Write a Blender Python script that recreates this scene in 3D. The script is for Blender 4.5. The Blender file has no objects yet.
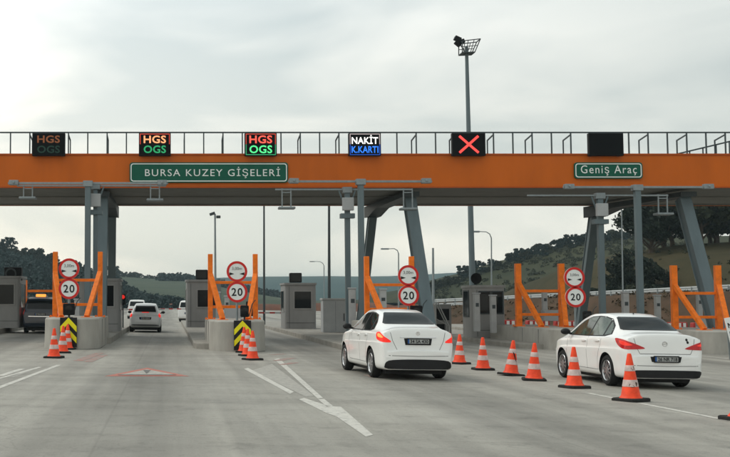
import bpy, bmesh, math, random
from mathutils import Vector, Matrix, noise
from mathutils.bvhtree import BVHTree
from mathutils.geometry import tessellate_polygon
R = math.radians
random.seed(7)
SC = bpy.context.scene
COL = SC.collection

# ------------------------------------------------------------------ camera
F, PPX, PPY, CAMZ = 1100.0, 170.0, 228.5, 1.77          # in photo pixels (730 x 457), eye height in metres
PITCH = math.atan(73.0 / F)
cd = bpy.data.cameras.new('camera'); cam = bpy.data.objects.new('camera', cd); COL.objects.link(cam)
cam.location = (0, 0, CAMZ); cam.rotation_euler = (R(90) + PITCH, 0, 0)
cd.sensor_width = 36; cd.lens = 36 * F / 730; cd.shift_x = (365 - PPX) / 730
cd.clip_start = .1; cd.clip_end = 9000
SC.camera = cam
# ------------------------------------------------------------------ sky, sun, exposure
SUN_EL, SUN_AZ = 48, -60                                  # azimuth from +Y towards +X
w = bpy.data.worlds.new('World'); SC.world = w; w.use_nodes = True
nt = w.node_tree; N = nt.nodes; K = nt.links; N.clear()
def nd(t, **kw):
    n = N.new(t)
    for k, v in kw.items(): setattr(n, k, v)
    return n
out = nd('ShaderNodeOutputWorld'); bg = nd('ShaderNodeBackground'); bg.inputs[1].default_value = .1
sky = nd('ShaderNodeTexSky', sky_type='NISHITA', sun_disc=False)
sky.sun_elevation = R(SUN_EL); sky.sun_rotation = R(SUN_AZ)
tc = nd('ShaderNodeTexCoord'); mp = nd('ShaderNodeMapping'); mp.inputs['Scale'].default_value = (2.4, 1.0, 7.5)
mp.inputs['Location'].default_value = (3.3, .4, 1.0); mp.inputs['Rotation'].default_value = (0, R(7), 0)
nz = nd('ShaderNodeTexNoise'); nz.inputs['Scale'].default_value = 1.25; nz.inputs['Detail'].default_value = 4; nz.inputs['Roughness'].default_value = .5
nz.inputs['Distortion'].default_value = .4
K.new(tc.outputs['Generated'], mp.inputs[0]); K.new(mp.outputs[0], nz.inputs['Vector'])
sx = nd('ShaderNodeSeparateXYZ'); K.new(tc.outputs['Generated'], sx.inputs[0])
mx = nd('ShaderNodeMapRange'); mx.inputs[1].default_value = -.16; mx.inputs[2].default_value = .42
K.new(sx.outputs[0], mx.inputs[0])
mz = nd('ShaderNodeMapRange'); mz.inputs[1].default_value = .02; mz.inputs[2].default_value = .30
K.new(sx.outputs[2], mz.inputs[0])
# base tone: low left warm white, low right pale grey, high right cool grey
def mixc(a, b, f):
    m = nd('ShaderNodeMix', data_type='RGBA')
    if isinstance(f, float): m.inputs[0].default_value = f
    else: K.new(f, m.inputs[0])
    for s, i in ((a, 6), (b, 7)):
        if isinstance(s, tuple): m.inputs[i].default_value = (*s, 1)
        else: K.new(s, m.inputs[i])
    return m.outputs[2]
low = mixc((1.08, .95, .78), (.77, .745, .67), mx.outputs[0])
high = mixc((.87, .90, .885), (.44, .49, .495), mx.outputs[0])
base = mixc(low, high, mz.outputs[0])
rp = nd('ShaderNodeValToRGB'); e = rp.color_ramp.elements
e[0].position = .36; e[0].color = (.68, .735, .755, 1); e[1].position = .62; e[1].color = (1.14, 1.12, 1.09, 1)
K.new(nz.outputs['Fac'], rp.inputs[0])
mul = nd('ShaderNodeMix', data_type='RGBA', blend_type='MULTIPLY'); mul.inputs[0].default_value = 1
K.new(base, mul.inputs[6]); K.new(rp.outputs[0], mul.inputs[7])
gain = nd('ShaderNodeVectorMath', operation='SCALE'); gain.inputs['Scale'].default_value = 11.6
K.new(mul.outputs[2], gain.inputs[0])
fin = mixc(gain.outputs[0], sky.outputs[0], .06)
K.new(fin, bg.inputs[0]); K.new(bg.outputs[0], out.inputs[0])
sd = bpy.data.lights.new('sun', 'SUN'); sd.energy = .9; sd.angle = R(18); sd.color = (1, .95, .87)
sun = bpy.data.objects.new('sun', sd); COL.objects.link(sun)
az = R(SUN_AZ); el = R(SUN_EL)
sdir = Vector((math.sin(az) * math.cos(el), math.cos(az) * math.cos(el), math.sin(el)))
sun.rotation_euler = sdir.to_track_quat('Z', 'Y').to_euler()
vs = SC.view_settings; vs.view_transform = 'Standard'; vs.look = 'None'; vs.exposure = .28; vs.gamma = 1; vs.use_curve_mapping = False

# ------------------------------------------------------------------ helpers
CP, SP = math.cos(PITCH), math.sin(PITCH)
FALL, FALLX = .015, 2.0                                   # the plaza falls gently to the right
def gz(x): return -FALL * (x - FALLX)
def at(u, v, Y):
    t = (PPY - v) / F
    zr = Y * (SP + t * CP) / (CP - t * SP)
    return Vector(((u - PPX) / F * (Y * CP + zr * SP), Y, CAMZ + zr))
def gp(u, v):                                             # a point of the plaza surface
    d = at(u, v, 1.0) - Vector((0, 0, CAMZ))
    Y = (FALL * FALLX - CAMZ) / (d.z + FALL * d.x)
    return Vector((d.x * Y, Y, CAMZ + d.z * Y))

MATS = {}
def mat(name, col, rough=.6, metal=0., var=.12, vscale=3., bump=0., bscale=40., coat=0., emit=None, es=1., streak=0., spec=.22):
    if name in MATS: return MATS[name]
    m = bpy.data.materials.new(name); m.use_nodes = True; t = m.node_tree; b = t.nodes['Principled BSDF']
    b.inputs['Roughness'].default_value = rough; b.inputs['Metallic'].default_value = metal
    b.inputs['Coat Weight'].default_value = coat; b.inputs['Coat Roughness'].default_value = .06
    b.inputs['Specular IOR Level'].default_value = spec
    co = t.nodes.new('ShaderNodeTexCoord')
    n = t.nodes.new('ShaderNodeTexNoise'); n.inputs['Scale'].default_value = vscale; n.inputs['Detail'].default_value = 6; n.inputs['Roughness'].default_value = .6
    if streak:
        mpn = t.nodes.new('ShaderNodeMapping'); mpn.inputs['Scale'].default_value = (1, 1, streak)
        t.links.new(co.outputs['Object'], mpn.inputs[0]); t.links.new(mpn.outputs[0], n.inputs['Vector'])
    else: t.links.new(co.outputs['Object'], n.inputs['Vector'])
    r = t.nodes.new('ShaderNodeValToRGB'); el_ = r.color_ramp.elements
    el_[0].position = .3; el_[1].position = .7
    el_[0].color = (*[c * (1 - var) for c in col], 1); el_[1].color = (*[min(1, c * (1 + var)) for c in col], 1)
    t.links.new(n.outputs['Fac'], r.inputs[0]); t.links.new(r.outputs[0], b.inputs['Base Color'])
    if bump:
        n2 = t.nodes.new('ShaderNodeTexNoise'); n2.inputs['Scale'].default_value = bscale; n2.inputs['Detail'].default_value = 4
        t.links.new(co.outputs['Object'], n2.inputs['Vector'])
        bp = t.nodes.new('ShaderNodeBump'); bp.inputs['Strength'].default_value = bump; bp.inputs['Distance'].default_value = .02
        t.links.new(n2.outputs['Fac'], bp.inputs['Height']); t.links.new(bp.outputs[0], b.inputs['Normal'])
    if emit:
        b.inputs['Emission Color'].default_value = (*emit, 1); b.inputs['Emission Strength'].default_value = es
    MATS[name] = m; return m

class MB:
    def __init__(s): s.v = []; s.f = []; s.mi = []
    def add(s, vs, fs, mi=0):
        o = len(s.v); s.v += [Vector(p) for p in vs]
        for f in fs: s.f.append([i + o for i in f]); s.mi.append(mi)
        return s
    def box(s, x0, x1, y0, y1, z0, z1, M=None, mi=0):
        vs = [Vector((x, y, z)) for z in (z0, z1) for y in (y0, y1) for x in (x0, x1)]
        if M is not None: vs = [M @ p for p in vs]
        return s.add(vs, [(0, 2, 3, 1), (4, 5, 7, 6), (0, 1, 5, 4), (2, 6, 7, 3), (0, 4, 6, 2), (1, 3, 7, 5)], mi)
    def bar(s, p, q, wx, wy, up=None, mi=0):
        p = Vector(p); q = Vector(q); d = (q - p).normalized()
        ref = Vector(up) if up else (Vector((0, 1, 0)) if abs(d.y) < .9 else Vector((0, 0, 1)))
        a = d.cross(ref).normalized(); b = a.cross(d).normalized()
        vs = [o + a * sx_ * wx / 2 + b * sy * wy / 2 for o in (p, q) for sx_, sy in ((-1, -1), (1, -1), (1, 1), (-1, 1))]
        return s.add(vs, [(3, 2, 1, 0), (4, 5, 6, 7), (0, 1, 5, 4), (1, 2, 6, 5), (2, 3, 7, 6), (3, 0, 4, 7)], mi)
    def tube(s, pts, r, n=10, mi=0):
        pts = [Vector(p) for p in pts]; rs = r if isinstance(r, (list, tuple)) else [r] * len(pts); vs = []
        for i, p in enumerate(pts):
            d = (pts[min(i + 1, len(pts) - 1)] - pts[max(i - 1, 0)]).normalized()
            ref = Vector((0, 0, 1)) if abs(d.z) < .9 else Vector((0, 1, 0))
            a = d.cross(ref).normalized(); b = d.cross(a)
            vs += [p + (a * math.cos(2 * math.pi * k / n) + b * math.sin(2 * math.pi * k / n)) * rs[i] for k in range(n)]
        fs = [(i * n + k, i * n + (k + 1) % n, (i + 1) * n + (k + 1) % n, (i + 1) * n + k) for i in range(len(pts) - 1) for k in range(n)]
        fs += [tuple(range(n - 1, -1, -1)), tuple(range((len(pts) - 1) * n, len(pts) * n))]
        return s.add(vs, fs, mi)
    def lathe(s, prof, n=24, M=None, mi=0, caps=True):               # prof: (radius, z) closed by caps when radius > 0 at its ends
        vs = []
        for r_, z in prof:
            vs += [Vector((r_ * math.cos(2 * math.pi * k / n), r_ * math.sin(2 * math.pi * k / n), z)) for k in range(n)]
        if M is not None: vs = [M @ p for p in vs]
        m = len(prof)
        fs = [(i * n + k, i * n + (k + 1) % n, (i + 1) * n + (k + 1) % n, (i + 1) * n + k) for i in range(m - 1) for k in range(n)]
        if caps and prof[0][0] > 1e-5: fs.append(tuple(range(n - 1, -1, -1)))
        if caps and prof[-1][0] > 1e-5: fs.append(tuple(range((m - 1) * n, m * n)))
        return s.add(vs, fs, mi)
    def prism(s, poly, y0, y1, M=None, mi=0):             # poly in (x,z), extruded along y
        n = len(poly); vs = [Vector((x, y, z)) for y in (y0, y1) for x, z in poly]
        if M is not None: vs = [M @ p for p in vs]
        fs = [tuple(range(n)), tuple(range(2 * n - 1, n - 1, -1))] + [(i, i + n, (i + 1) % n + n, (i + 1) % n) for i in range(n)]
        return s.add(vs, fs, mi)
    def build(s, name, mats, parent=None, world=False, smooth=None, bevel=0., kind=None):
        me = bpy.data.meshes.new(name)
        off = parent.location if (world and parent) else Vector()
        me.from_pydata([p - off for p in s.v], [], s.f)
        mats = mats if isinstance(mats, (list, tuple)) else [mats]
        for m_ in mats: me.materials.append(m_)
        for p, i in zip(me.polygons, s.mi): p.material_index = i
        bm = bmesh.new(); bm.from_mesh(me); bmesh.ops.remove_doubles(bm, verts=bm.verts, dist=1e-5)
        bmesh.ops.recalc_face_normals(bm, faces=bm.faces); bm.to_mesh(me); bm.free()
        if smooth:
            for p in me.polygons: p.use_smooth = True
            me.set_sharp_from_angle(angle=R(smooth))
        o = bpy.data.objects.new(name, me); COL.objects.link(o)
        if parent: o.parent = parent
        if bevel:
            b = o.modifiers.new('bevel', 'BEVEL'); b.width = bevel; b.segments = 2; b.limit_method = 'ANGLE'; b.angle_limit = R(40)
        if kind: o['kind'] = kind
        return o
def tag(o, label, cat, group=None, kind=None):
    if label: o['label'] = label
    if cat: o['category'] = cat
    if group: o['group'] = group
    if kind: o['kind'] = kind
    return o
def thing(name, label, cat, loc=(0, 0, 0), rot=(0, 0, 0), group=None):
    o = bpy.data.objects.new(name, None); COL.objects.link(o); o.location = loc; o.rotation_euler = rot
    o.empty_display_size = .2
    return tag(o, label, cat, group)
KIDS = {}
def children(o): return [c for c in COL.objects if c.parent == o]
def copy_tree(o, parent=None):
    c = o.copy(); COL.objects.link(c)
    if parent: c.parent = parent
    for ch in children(o): copy_tree(ch, c)
    return c
def text(body, width, height, name, m, parent, loc, depth=.006, spacing=1.0, bold=0.):
    """upright lettering facing -Y, fitted into width x height, centred on loc"""
    cu = bpy.data.curves.new('lettering', 'FONT'); cu.body = body; cu.size = 1; cu.space_character = spacing; cu.extrude = .01; cu.offset = bold
    cu.resolution_u = 3
    o = bpy.data.objects.new('lettering', cu); COL.objects.link(o)
    dg = bpy.context.evaluated_depsgraph_get(); dg.update()
    me = bpy.data.meshes.new_from_object(o.evaluated_get(dg))
    bpy.data.objects.remove(o); bpy.data.curves.remove(cu)
    xs = [v.co.x for v in me.vertices]; ys = [v.co.y for v in me.vertices]; zs = [v.co.z for v in me.vertices]
    x0, x1, y0, y1 = min(xs), max(xs), min(ys), max(ys); z1 = max(zs); z0 = min(zs)
    sx_ = width / (x1 - x0); sy = height / (y1 - y0) if height else sx_
    for v in me.vertices:
        x, y, z = v.co
        v.co = (loc[0] + (x - (x0 + x1) / 2) * sx_, loc[1] - (z - z0) / (z1 - z0) * depth, loc[2] + (y - (y0 + y1) / 2) * sy)
    me.materials.clear(); me.materials.append(m); me.name = name
    t = bpy.data.objects.new(name, me); COL.objects.link(t)
    if parent: t.parent = parent
    return t
def rrect(w_, h_, r_, n=5):
    p = []
    for cx, cy, a0 in ((w_ / 2 - r_, h_ / 2 - r_, 0), (-w_ / 2 + r_, h_ / 2 - r_, 90), (-w_ / 2 + r_, -h_ / 2 + r_, 180), (w_ / 2 - r_, -h_ / 2 + r_, 270)):
        for i in range(n + 1):
            a = R(a0 + 90 * i / n); p.append((cx + r_ * math.cos(a), cy + r_ * math.sin(a)))
    return p
def ring_prism(mb, outer, inner, y0, y1, M=None, mi=0):
    n = len(outer)
    vs = [Vector((x, y, z)) for y in (y0, y1) for pl in (outer, inner) for x, z in pl]
    if M is not None: vs = [M @ p for p in vs]
    fs = []
    for i in range(n):
        j = (i + 1) % n
        fs += [(i, j, n + j, n + i), (2 * n + j, 2 * n + i, 3 * n + i, 3 * n + j), (j, i, 2 * n + i, 2 * n + j), (n + i, n + j, 3 * n + j, 3 * n + i)]
    mb.add(vs, fs, mi)
def mono(pts):
    xs = [p[0] for p in pts]; ys = [p[1] for p in pts]; n = len(xs)
    h = [xs[i + 1] - xs[i] for i in range(n - 1)]; d = [(ys[i + 1] - ys[i]) / h[i] for i in range(n - 1)]
    m = [d[0]] + [0 if d[i - 1] * d[i] <= 0 else 2 * d[i - 1] * d[i] / (d[i - 1] + d[i]) for i in range(1, n - 1)] + [d[-1]]
    def f(x):
        if x <= xs[0]: return ys[0]
        if x >= xs[-1]: return ys[-1]
        i = max(k for k in range(n - 1) if xs[k] <= x); t = (x - xs[i]) / h[i]
        return (2*t**3 - 3*t*t + 1) * ys[i] + (t**3 - 2*t*t + t) * h[i] * m[i] + (-2*t**3 + 3*t*t) * ys[i+1] + (t**3 - t*t) * h[i] * m[i+1]
    return f

# ------------------------------------------------------------------ materials
M_ORANGE = mat('orange_steel', (.50, .105, .003), .5, var=.12, vscale=.8, streak=.25)
M_ORANGE2 = mat('orange_guard_paint', (.76, .165, .010), .5, var=.20, vscale=5)
M_STEEL = mat('grey_painted_steel', (.115, .150, .162), .5, var=.12, vscale=2, streak=.2)
M_DKSTEEL = mat('dark_steel', (.045, .055, .058), .5, var=.15)
M_GALV = mat('galvanised_steel', (.22, .25, .26), .45, metal=.3, var=.12, vscale=6)
M_SOFFIT = mat('soffit_panel', (.205, .20, .18), .7, var=.1, vscale=1.2)
M_RAIL = mat('railing_steel', (.05, .065, .07), .5, var=.1)
M_CONC = mat('barrier_concrete', (.35, .335, .30), .9, var=.14, vscale=2.2, bump=.25, bscale=30, streak=.35)
M_KERB = mat('kerb_concrete', (.27, .255, .225), .9, var=.2, vscale=1.5, bump=.25, bscale=30)
M_BOOTH = mat('booth_panel', (.235, .235, .23), .55, var=.08, vscale=2, streak=.3)
M_BOOTH2 = mat('booth_panel_dark', (.27, .267, .258), .55, var=.08, vscale=2, streak=.3)
M_CAB = mat('cabinet_panel', (.36, .375, .38), .5, var=.08, vscale=2)
M_WHITE = mat('white_post_paint', (.36, .365, .36), .5, var=.1)
M_GLASSD = mat('booth_glass', (.008, .009, .010), .08, var=.1, spec=.2)
M_BLACK = mat('black_plastic', (.009, .009, .010), .6, var=.2, spec=.12)
M_LEDBLACK = mat('led_face_black', (.004, .005, .006), .6, var=.1, vscale=40, spec=.1)
M_GREEN = mat('sign_green', (.002, .085, .052), .5, var=.06)
M_SIGNW = mat('sign_white', (.72, .74, .72), .45, var=.05)
M_SIGNR = mat('sign_red', (.55, .022, .018), .45, var=.08)
M_YEL = mat('reflective_yellow', (.80, .74, .015), .5, var=.05, emit=None)
M_CONE = mat('cone_orange', (.86, .070, .022), .5, var=.22, vscale=6)
M_CONEW = mat('cone_sleeve', (.54, .43, .40), .5, var=.30, vscale=7)
M_RUBBER = mat('black_rubber', (.02, .019, .018), .85, var=.25, vscale=8)
M_TYRE = mat('tyre_rubber', (.017, .017, .017), .85, var=.2)
M_RIM = mat('alloy_rim', (.45, .46, .47), .3, metal=.9, var=.08)
M_CARW = mat('white_car_paint', (.80, .80, .78), .28, var=.02, coat=.8)
M_CARW2 = mat('white_van_paint', (.72, .72, .70), .35, var=.04, coat=.4)
M_SILVER = mat('silver_car_paint', (.52, .54, .54), .35, metal=.15, var=.04, coat=.6)
M_NAVY = mat('dark_car_paint', (.012, .018, .030), .3, var=.05, coat=.6)
M_CGLASS = mat('car_glass', (.009, .012, .013), .06, var=.1, spec=.16)
M_CGLASSG = mat('car_side_glass', (.045, .062, .045), .06, var=.6, vscale=3.5, spec=.45)
M_TRIM = mat('car_black_trim', (.015, .015, .016), .55, var=.15)
M_SEAM = mat('panel_gap', (.16, .16, .16), .8, var=.1)
M_TAIL = mat('tail_lamp_red', (.52, .010, .012), .12, var=.25, vscale=9, coat=.5)
M_TAILLIT = mat('tail_lamp_lit', (.5, .015, .012), .15, var=.15, vscale=9, emit=(1, .035, .02), es=.50)
M_TAILAMB = mat('tail_lamp_amber', (.7, .2, .05), .15, var=.1, emit=(1, .34, .08), es=.75)
M_CHROME = mat('chrome', (.6, .6, .6), .15, metal=1, var=.05)
M_PLATE = mat('number_plate_white', (.34, .35, .34), .5, var=.08)
M_PLATEB = mat('plate_blue_band', (.02, .09, .30), .5, var=.05)
M_LETTER = mat('black_lettering', (.012, .012, .013), .5, var=.1)
M_LETGREY = mat('grey_lettering', (.14, .15, .15), .5, var=.1)
M_BARK = mat('bark', (.06, .045, .033), .9, var=.3, vscale=5)

# ------------------------------------------------------------------ ground, plaza, markings
def ground_mat(name, c1, c2, c3, s1=.02, s2=.3):
    m = bpy.data.materials.new(name); m.use_nodes = True; t = m.node_tree; b = t.nodes['Principled BSDF']; b.inputs['Roughness'].default_value = .95
    b.inputs['Specular IOR Level'].default_value = .1
    co = t.nodes.new('ShaderNodeTexCoord')
    a = t.nodes.new('ShaderNodeTexNoise'); a.inputs['Scale'].default_value = s1; a.inputs['Detail'].default_value = 8
    c = t.nodes.new('ShaderNodeTexNoise'); c.inputs['Scale'].default_value = s2; c.inputs['Detail'].default_value = 6
    r = t.nodes.new('ShaderNodeValToRGB'); r.color_ramp.elements[0].position = .4; r.color_ramp.elements[1].position = .6
    r.color_ramp.elements[0].color = (*c1, 1); r.color_ramp.elements[1].color = (*c2, 1)
    mx_ = t.nodes.new('ShaderNodeMix'); mx_.data_type = 'RGBA'
    r2 = t.nodes.new('ShaderNodeMapRange'); r2.inputs[1].default_value = .45; r2.inputs[2].default_value = .75; r2.inputs[4].default_value = .8
    for n_ in (a, c): t.links.new(co.outputs['Object'], n_.inputs['Vector'])
    t.links.new(a.outputs['Fac'], r.inputs[0]); t.links.new(c.outputs['Fac'], r2.inputs[0]); t.links.new(r2.outputs[0], mx_.inputs[0])
    t.links.new(r.outputs[0], mx_.inputs[6]); mx_.inputs[7].default_value = (*c3, 1); t.links.new(mx_.outputs[2], b.inputs['Base Color'])
    return m
M_GROUND = ground_mat('dry_grass_ground', (.10, .10, .055), (.14, .12, .07), (.07, .08, .04))
M_HILLOLIVE = ground_mat('olive_hill_grass', (.026, .031, .014), (.042, .043, .020), (.020, .026, .012), .012, .09)
M_HILLNEAR = ground_mat('near_slope_grass', (.038, .034, .017), (.056, .046, .024), (.028, .030, .014), .05, .5)
M_HILLWOOD = ground_mat('wooded_hill_floor', (.008, .020, .018), (.012, .026, .022), (.007, .016, .014), .02, .2)
M_HILLFIELD = ground_mat('green_field_hill', (.046, .062, .040), (.060, .074, .047), (.030, .046, .032), .006, .05)
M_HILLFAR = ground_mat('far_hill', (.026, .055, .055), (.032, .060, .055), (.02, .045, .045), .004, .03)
M_SOIL = ground_mat('brown_soil', (.055, .036, .024), (.085, .055, .036), (.035, .030, .018), .08, .8)
M_REDSOIL = ground_mat('red_soil', (.13, .055, .035), (.16, .075, .05), (.09, .05, .035), .08, .8)

def plaza_mat():
    m = bpy.data.materials.new('worn_concrete_paving'); m.use_nodes = True; t = m.node_tree; L = t.links; b = t.nodes['Principled BSDF']
    b.inputs['Specular IOR Level'].default_value = .3
    def n_(ty, **kw):
        q = t.nodes.new(ty)
        for k, v in kw.items(): setattr(q, k, v)
        return q
    co = n_('ShaderNodeTexCoord')
    def noise_(scale, mapscale, detail=6, rough=.6, loc=(0, 0, 0)):
        mp_ = n_('ShaderNodeMapping'); mp_.inputs['Scale'].default_value = mapscale; mp_.inputs['Location'].default_value = loc
        q = n_('ShaderNodeTexNoise'); q.inputs['Scale'].default_value = scale; q.inputs['Detail'].default_value = detail; q.inputs['Roughness'].default_value = rough
        L.new(co.outputs['Object'], mp_.inputs[0]); L.new(mp_.outputs[0], q.inputs['Vector']); return q.outputs['Fac']
    def ramp(fac, p0, c0, p1, c1):
        r_ = n_('ShaderNodeValToRGB'); a, c = r_.color_ramp.elements
        a.position = p0; a.color = (c0, c0, c0, 1) if isinstance(c0, float) else (*c0, 1)
        c.position = p1; c.color = (c1, c1, c1, 1) if isinstance(c1, float) else (*c1, 1)
        L.new(fac, r_.inputs[0]); return r_.outputs[0]
    def mul_(a, c, f=1.):
        q = n_('ShaderNodeMix', data_type='RGBA', blend_type='MULTIPLY'); q.inputs[0].default_value = f
        L.new(a, q.inputs[6]); L.new(c, q.inputs[7]); return q.outputs[2]
    col = ramp(noise_(.35, (1, .35, 1), 8), .3, (.287, .274, .240), .72, (.366, .348, .305))
    col = mul_(col, ramp(noise_(1.0, (1.6, .05, 1), 5, .55), .32, .80, .62, 1.06))          # wheel streaks along the lanes
    col = mul_(col, ramp(noise_(.8, (.12, .9, 1), 5, .5, (3, 9, 0)), .30, .86, .60, 1.03))   # slab-wide cross bands
    col = mul_(col, ramp(noise_(1.6, (1, 1, 1), 8, .7, (7, 1, 0)), .30, .74, .47, 1.0))      # oil and dirt patches
    col = mul_(col, ramp(noise_(55, (1, 1, 1), 3, .7), .25, .82, .75, 1.12))                 # grain
    col = mul_(col, ramp(noise_(14, (1, .5, 1), 6, .8, (2, 5, 0)), .34, .80, .46, 1.0))        # specks and drips
    # darker oily stripe in the middle of each 6 m lane, joints every 4.5 m across
    sp_ = n_('ShaderNodeSeparateXYZ'); L.new(co.outputs['Object'], sp_.inputs[0])
    def math_(op, a, c=None):
        q = n_('ShaderNodeMath', operation=op)
        for i, s in enumerate((a, c)):
            if s is None: continue
            if isinstance(s, (int, float)): q.inputs[i].default_value = s
            else: L.new(s, q.inputs[i])
        return q.outputs[0]
    ph = math_('MULTIPLY', math_('ADD', sp_.outputs[0], .6), 2 * math.pi / 6.05)
    lane = math_('COSINE', ph)
    lane = math_('MULTIPLY', lane, math_('ADD', noise_(.25, (1, .3, 1), 4), .0))
    col = mul_(col, ramp(lane, .10, 1.0, .60, .62))
    jy = math_('PINGPONG', math_('ADD', sp_.outputs[1], 1.3), 2.6)
    jx = math_('PINGPONG', math_('ADD', sp_.outputs[0], .9), 3.02)
    col = mul_(col, ramp(math_('MINIMUM', jy, jx), .008, .72, .025, 1.0), .45)
    vo = n_('ShaderNodeTexVoronoi', feature='DISTANCE_TO_EDGE'); vo.inputs['Scale'].default_value = .22
    wv = n_('ShaderNodeTexNoise'); wv.inputs['Scale'].default_value = .9; wv.inputs['Detail'].default_value = 6
    L.new(co.outputs['Object'], wv.inputs['Vector'])
    av = n_('ShaderNodeVectorMath', operation='MULTIPLY_ADD'); av.inputs[1].default_value = (2.2, 2.2, 0); L.new(wv.outputs['Color'], av.inputs[0]); L.new(co.outputs['Object'], av.inputs[2])
    L.new(av.outputs[0], vo.inputs['Vector'])
    col = mul_(col, ramp(vo.outputs['Distance'], .0015, .70, .004, 1.0), .6)
    L.new(col, b.inputs['Base Color'])
    L.new(ramp(noise_(.5, (1, .4, 1), 5), .3, .62, .7, .88), b.inputs['Roughness'])
    bp = n_('ShaderNodeBump'); bp.inputs['Strength'].default_value = .22; bp.inputs['Distance'].default_value = .01
    L.new(noise_(70, (1, 1, 1), 4), bp.inputs['Height']); L.new(bp.outputs[0], b.inputs['Normal'])
    return m
M_PLAZA = plaza_mat()
MB().add([(-5000, -60, -1.4), (5000, -60, -1.4), (5000, 7000, -1.4), (-5000, 7000, -1.4)], [(0, 1, 2, 3)]).build('ground', M_GROUND, kind='structure')
X0, X1, Y0, Y1 = -60, 62, -20, 260
MB().add([(X0, Y0, gz(X0)), (X1, Y0, gz(X1)), (X1, Y1, gz(X1)), (X0, Y1, gz(X0)), (X0 - 4, Y0, -1.5), (X1 + 4, Y0, -1.5), (X1 + 4, Y1 + 6, -1.5), (X0 - 4, Y1 + 6, -1.5)],
         [(0, 1, 2, 3), (0, 3, 7, 4), (1, 5, 6, 2), (3, 2, 6, 7)]).build('toll_plaza_road', M_PLAZA, kind='structure')

def paint_mat(name, col, wear):
    m = bpy.data.materials.new(name); m.use_nodes = True; t = m.node_tree; b = t.nodes['Principled BSDF']; b.inputs['Roughness'].default_value = .75
    co = t.nodes.new('ShaderNodeTexCoord'); n1 = t.nodes.new('ShaderNodeTexNoise'); n1.inputs['Scale'].default_value = 7; n1.inputs['Detail'].default_value = 8; n1.inputs['Roughness'].default_value = .75
    r = t.nodes.new('ShaderNodeValToRGB'); r.color_ramp.elements[0].position = wear - .08; r.color_ramp.elements[1].position = wear + .08
    r.color_ramp.elements[0].color = (.235, .23, .205, 1); r.color_ramp.elements[1].color = (*col, 1)
    t.links.new(co.outputs['Object'], n1.inputs['Vector']); t.links.new(n1.outputs['Fac'], r.inputs[0]); t.links.new(r.outputs[0], b.inputs['Base Color'])
    return m
M_PAINT = paint_mat('worn_white_road_paint', (.53, .51, .46), .42)
M_PAINTF = paint_mat('faded_white_road_paint', (.37, .35, .31), .46)
M_PAINTR = paint_mat('faded_red_road_paint', (.36, .15, .12), .52)
M_PAINTT = paint_mat('red_triangle_paint', (.40, .12, .085), .40)
M_PAINTD = paint_mat('dark_road_paint', (.10, .095, .09), .4)
def marking(name, polys, m, lift=.004):
    mb = MB()
    for poly in polys:
        ps = [gp(*p) if len(p) == 2 else Vector(p) for p in poly]
        ps = [Vector((p.x, p.y, gz(p.x) + lift)) for p in ps]
        mb.add(ps, [tuple(range(len(ps)))])
    return mb.build(name, m, kind='structure')
def line(u0, v0, u1, v1, wd):                              # a painted strip between two plaza points, wd metres wide
    a, b = gp(u0, v0), gp(u1, v1); d = (b - a); d.z = 0; n_ = Vector((-d.y, d.x, 0)).normalized() * wd / 2
    return [tuple(a + n_), tuple(a - n_), tuple(b - n_), tuple(b + n_)]
marking('road_marking', [
    [(244, 369), (248, 368), (294, 392), (290, 394)],
    [(274, 359), (279, 358.5), (323, 398), (318, 399)],
    [(318, 399.4), (324, 399), (333, 406), (327, 407)],
    [(299, 399.5), (304, 398), (328, 406), (341, 407), (373, 435), (366, 437), (337, 417), (326, 413)],
    line(-60, 410, 59, 365, .13),
    line(0, 376, 22, 369, .16), line(-30, 387, 40, 367, .10),
    line(588, 393.2, 616, 398.6, .12), line(640, 403.3, 800, 434.5, .13),
    line(664, 352, 740, 360, .12)], M_PAINT)
marking('road_marking', [[(252, 370.5), (272, 364), (314, 396), (306, 397)], [(8, 378), (26, 371), (46, 366), (14, 377)]], M_PAINTF, .0035)
T = [(104, 375), (188, 375), (147, 369)]
marking('road_marking', [[(104.5, 376.3), (189.5, 376.3), (147, 367.8)]], M_PAINTT, .004)
marking('road_marking', [[(121, 374.8), (174, 374.8), (147, 369.5)]], M_PAINTF, .008)
marking('road_marking', [[(143, 370.4), (151, 370.4), (146.5, 374.2)], [(118, 375.4), (176, 375.4), (176, 375.0), (118, 375.0)]], M_PAINTD, .012)
marking('road_marking', [line(78, 361, 100, 353, .3), line(88, 362, 104, 355, .25), line(277, 361, 292, 358, .3), line(281, 365, 296, 362.5, .25), line(270, 355, 284, 354, .25),
                         line(366, 375, 376, 377.5, .2)], M_PAINTR, .0045)

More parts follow.
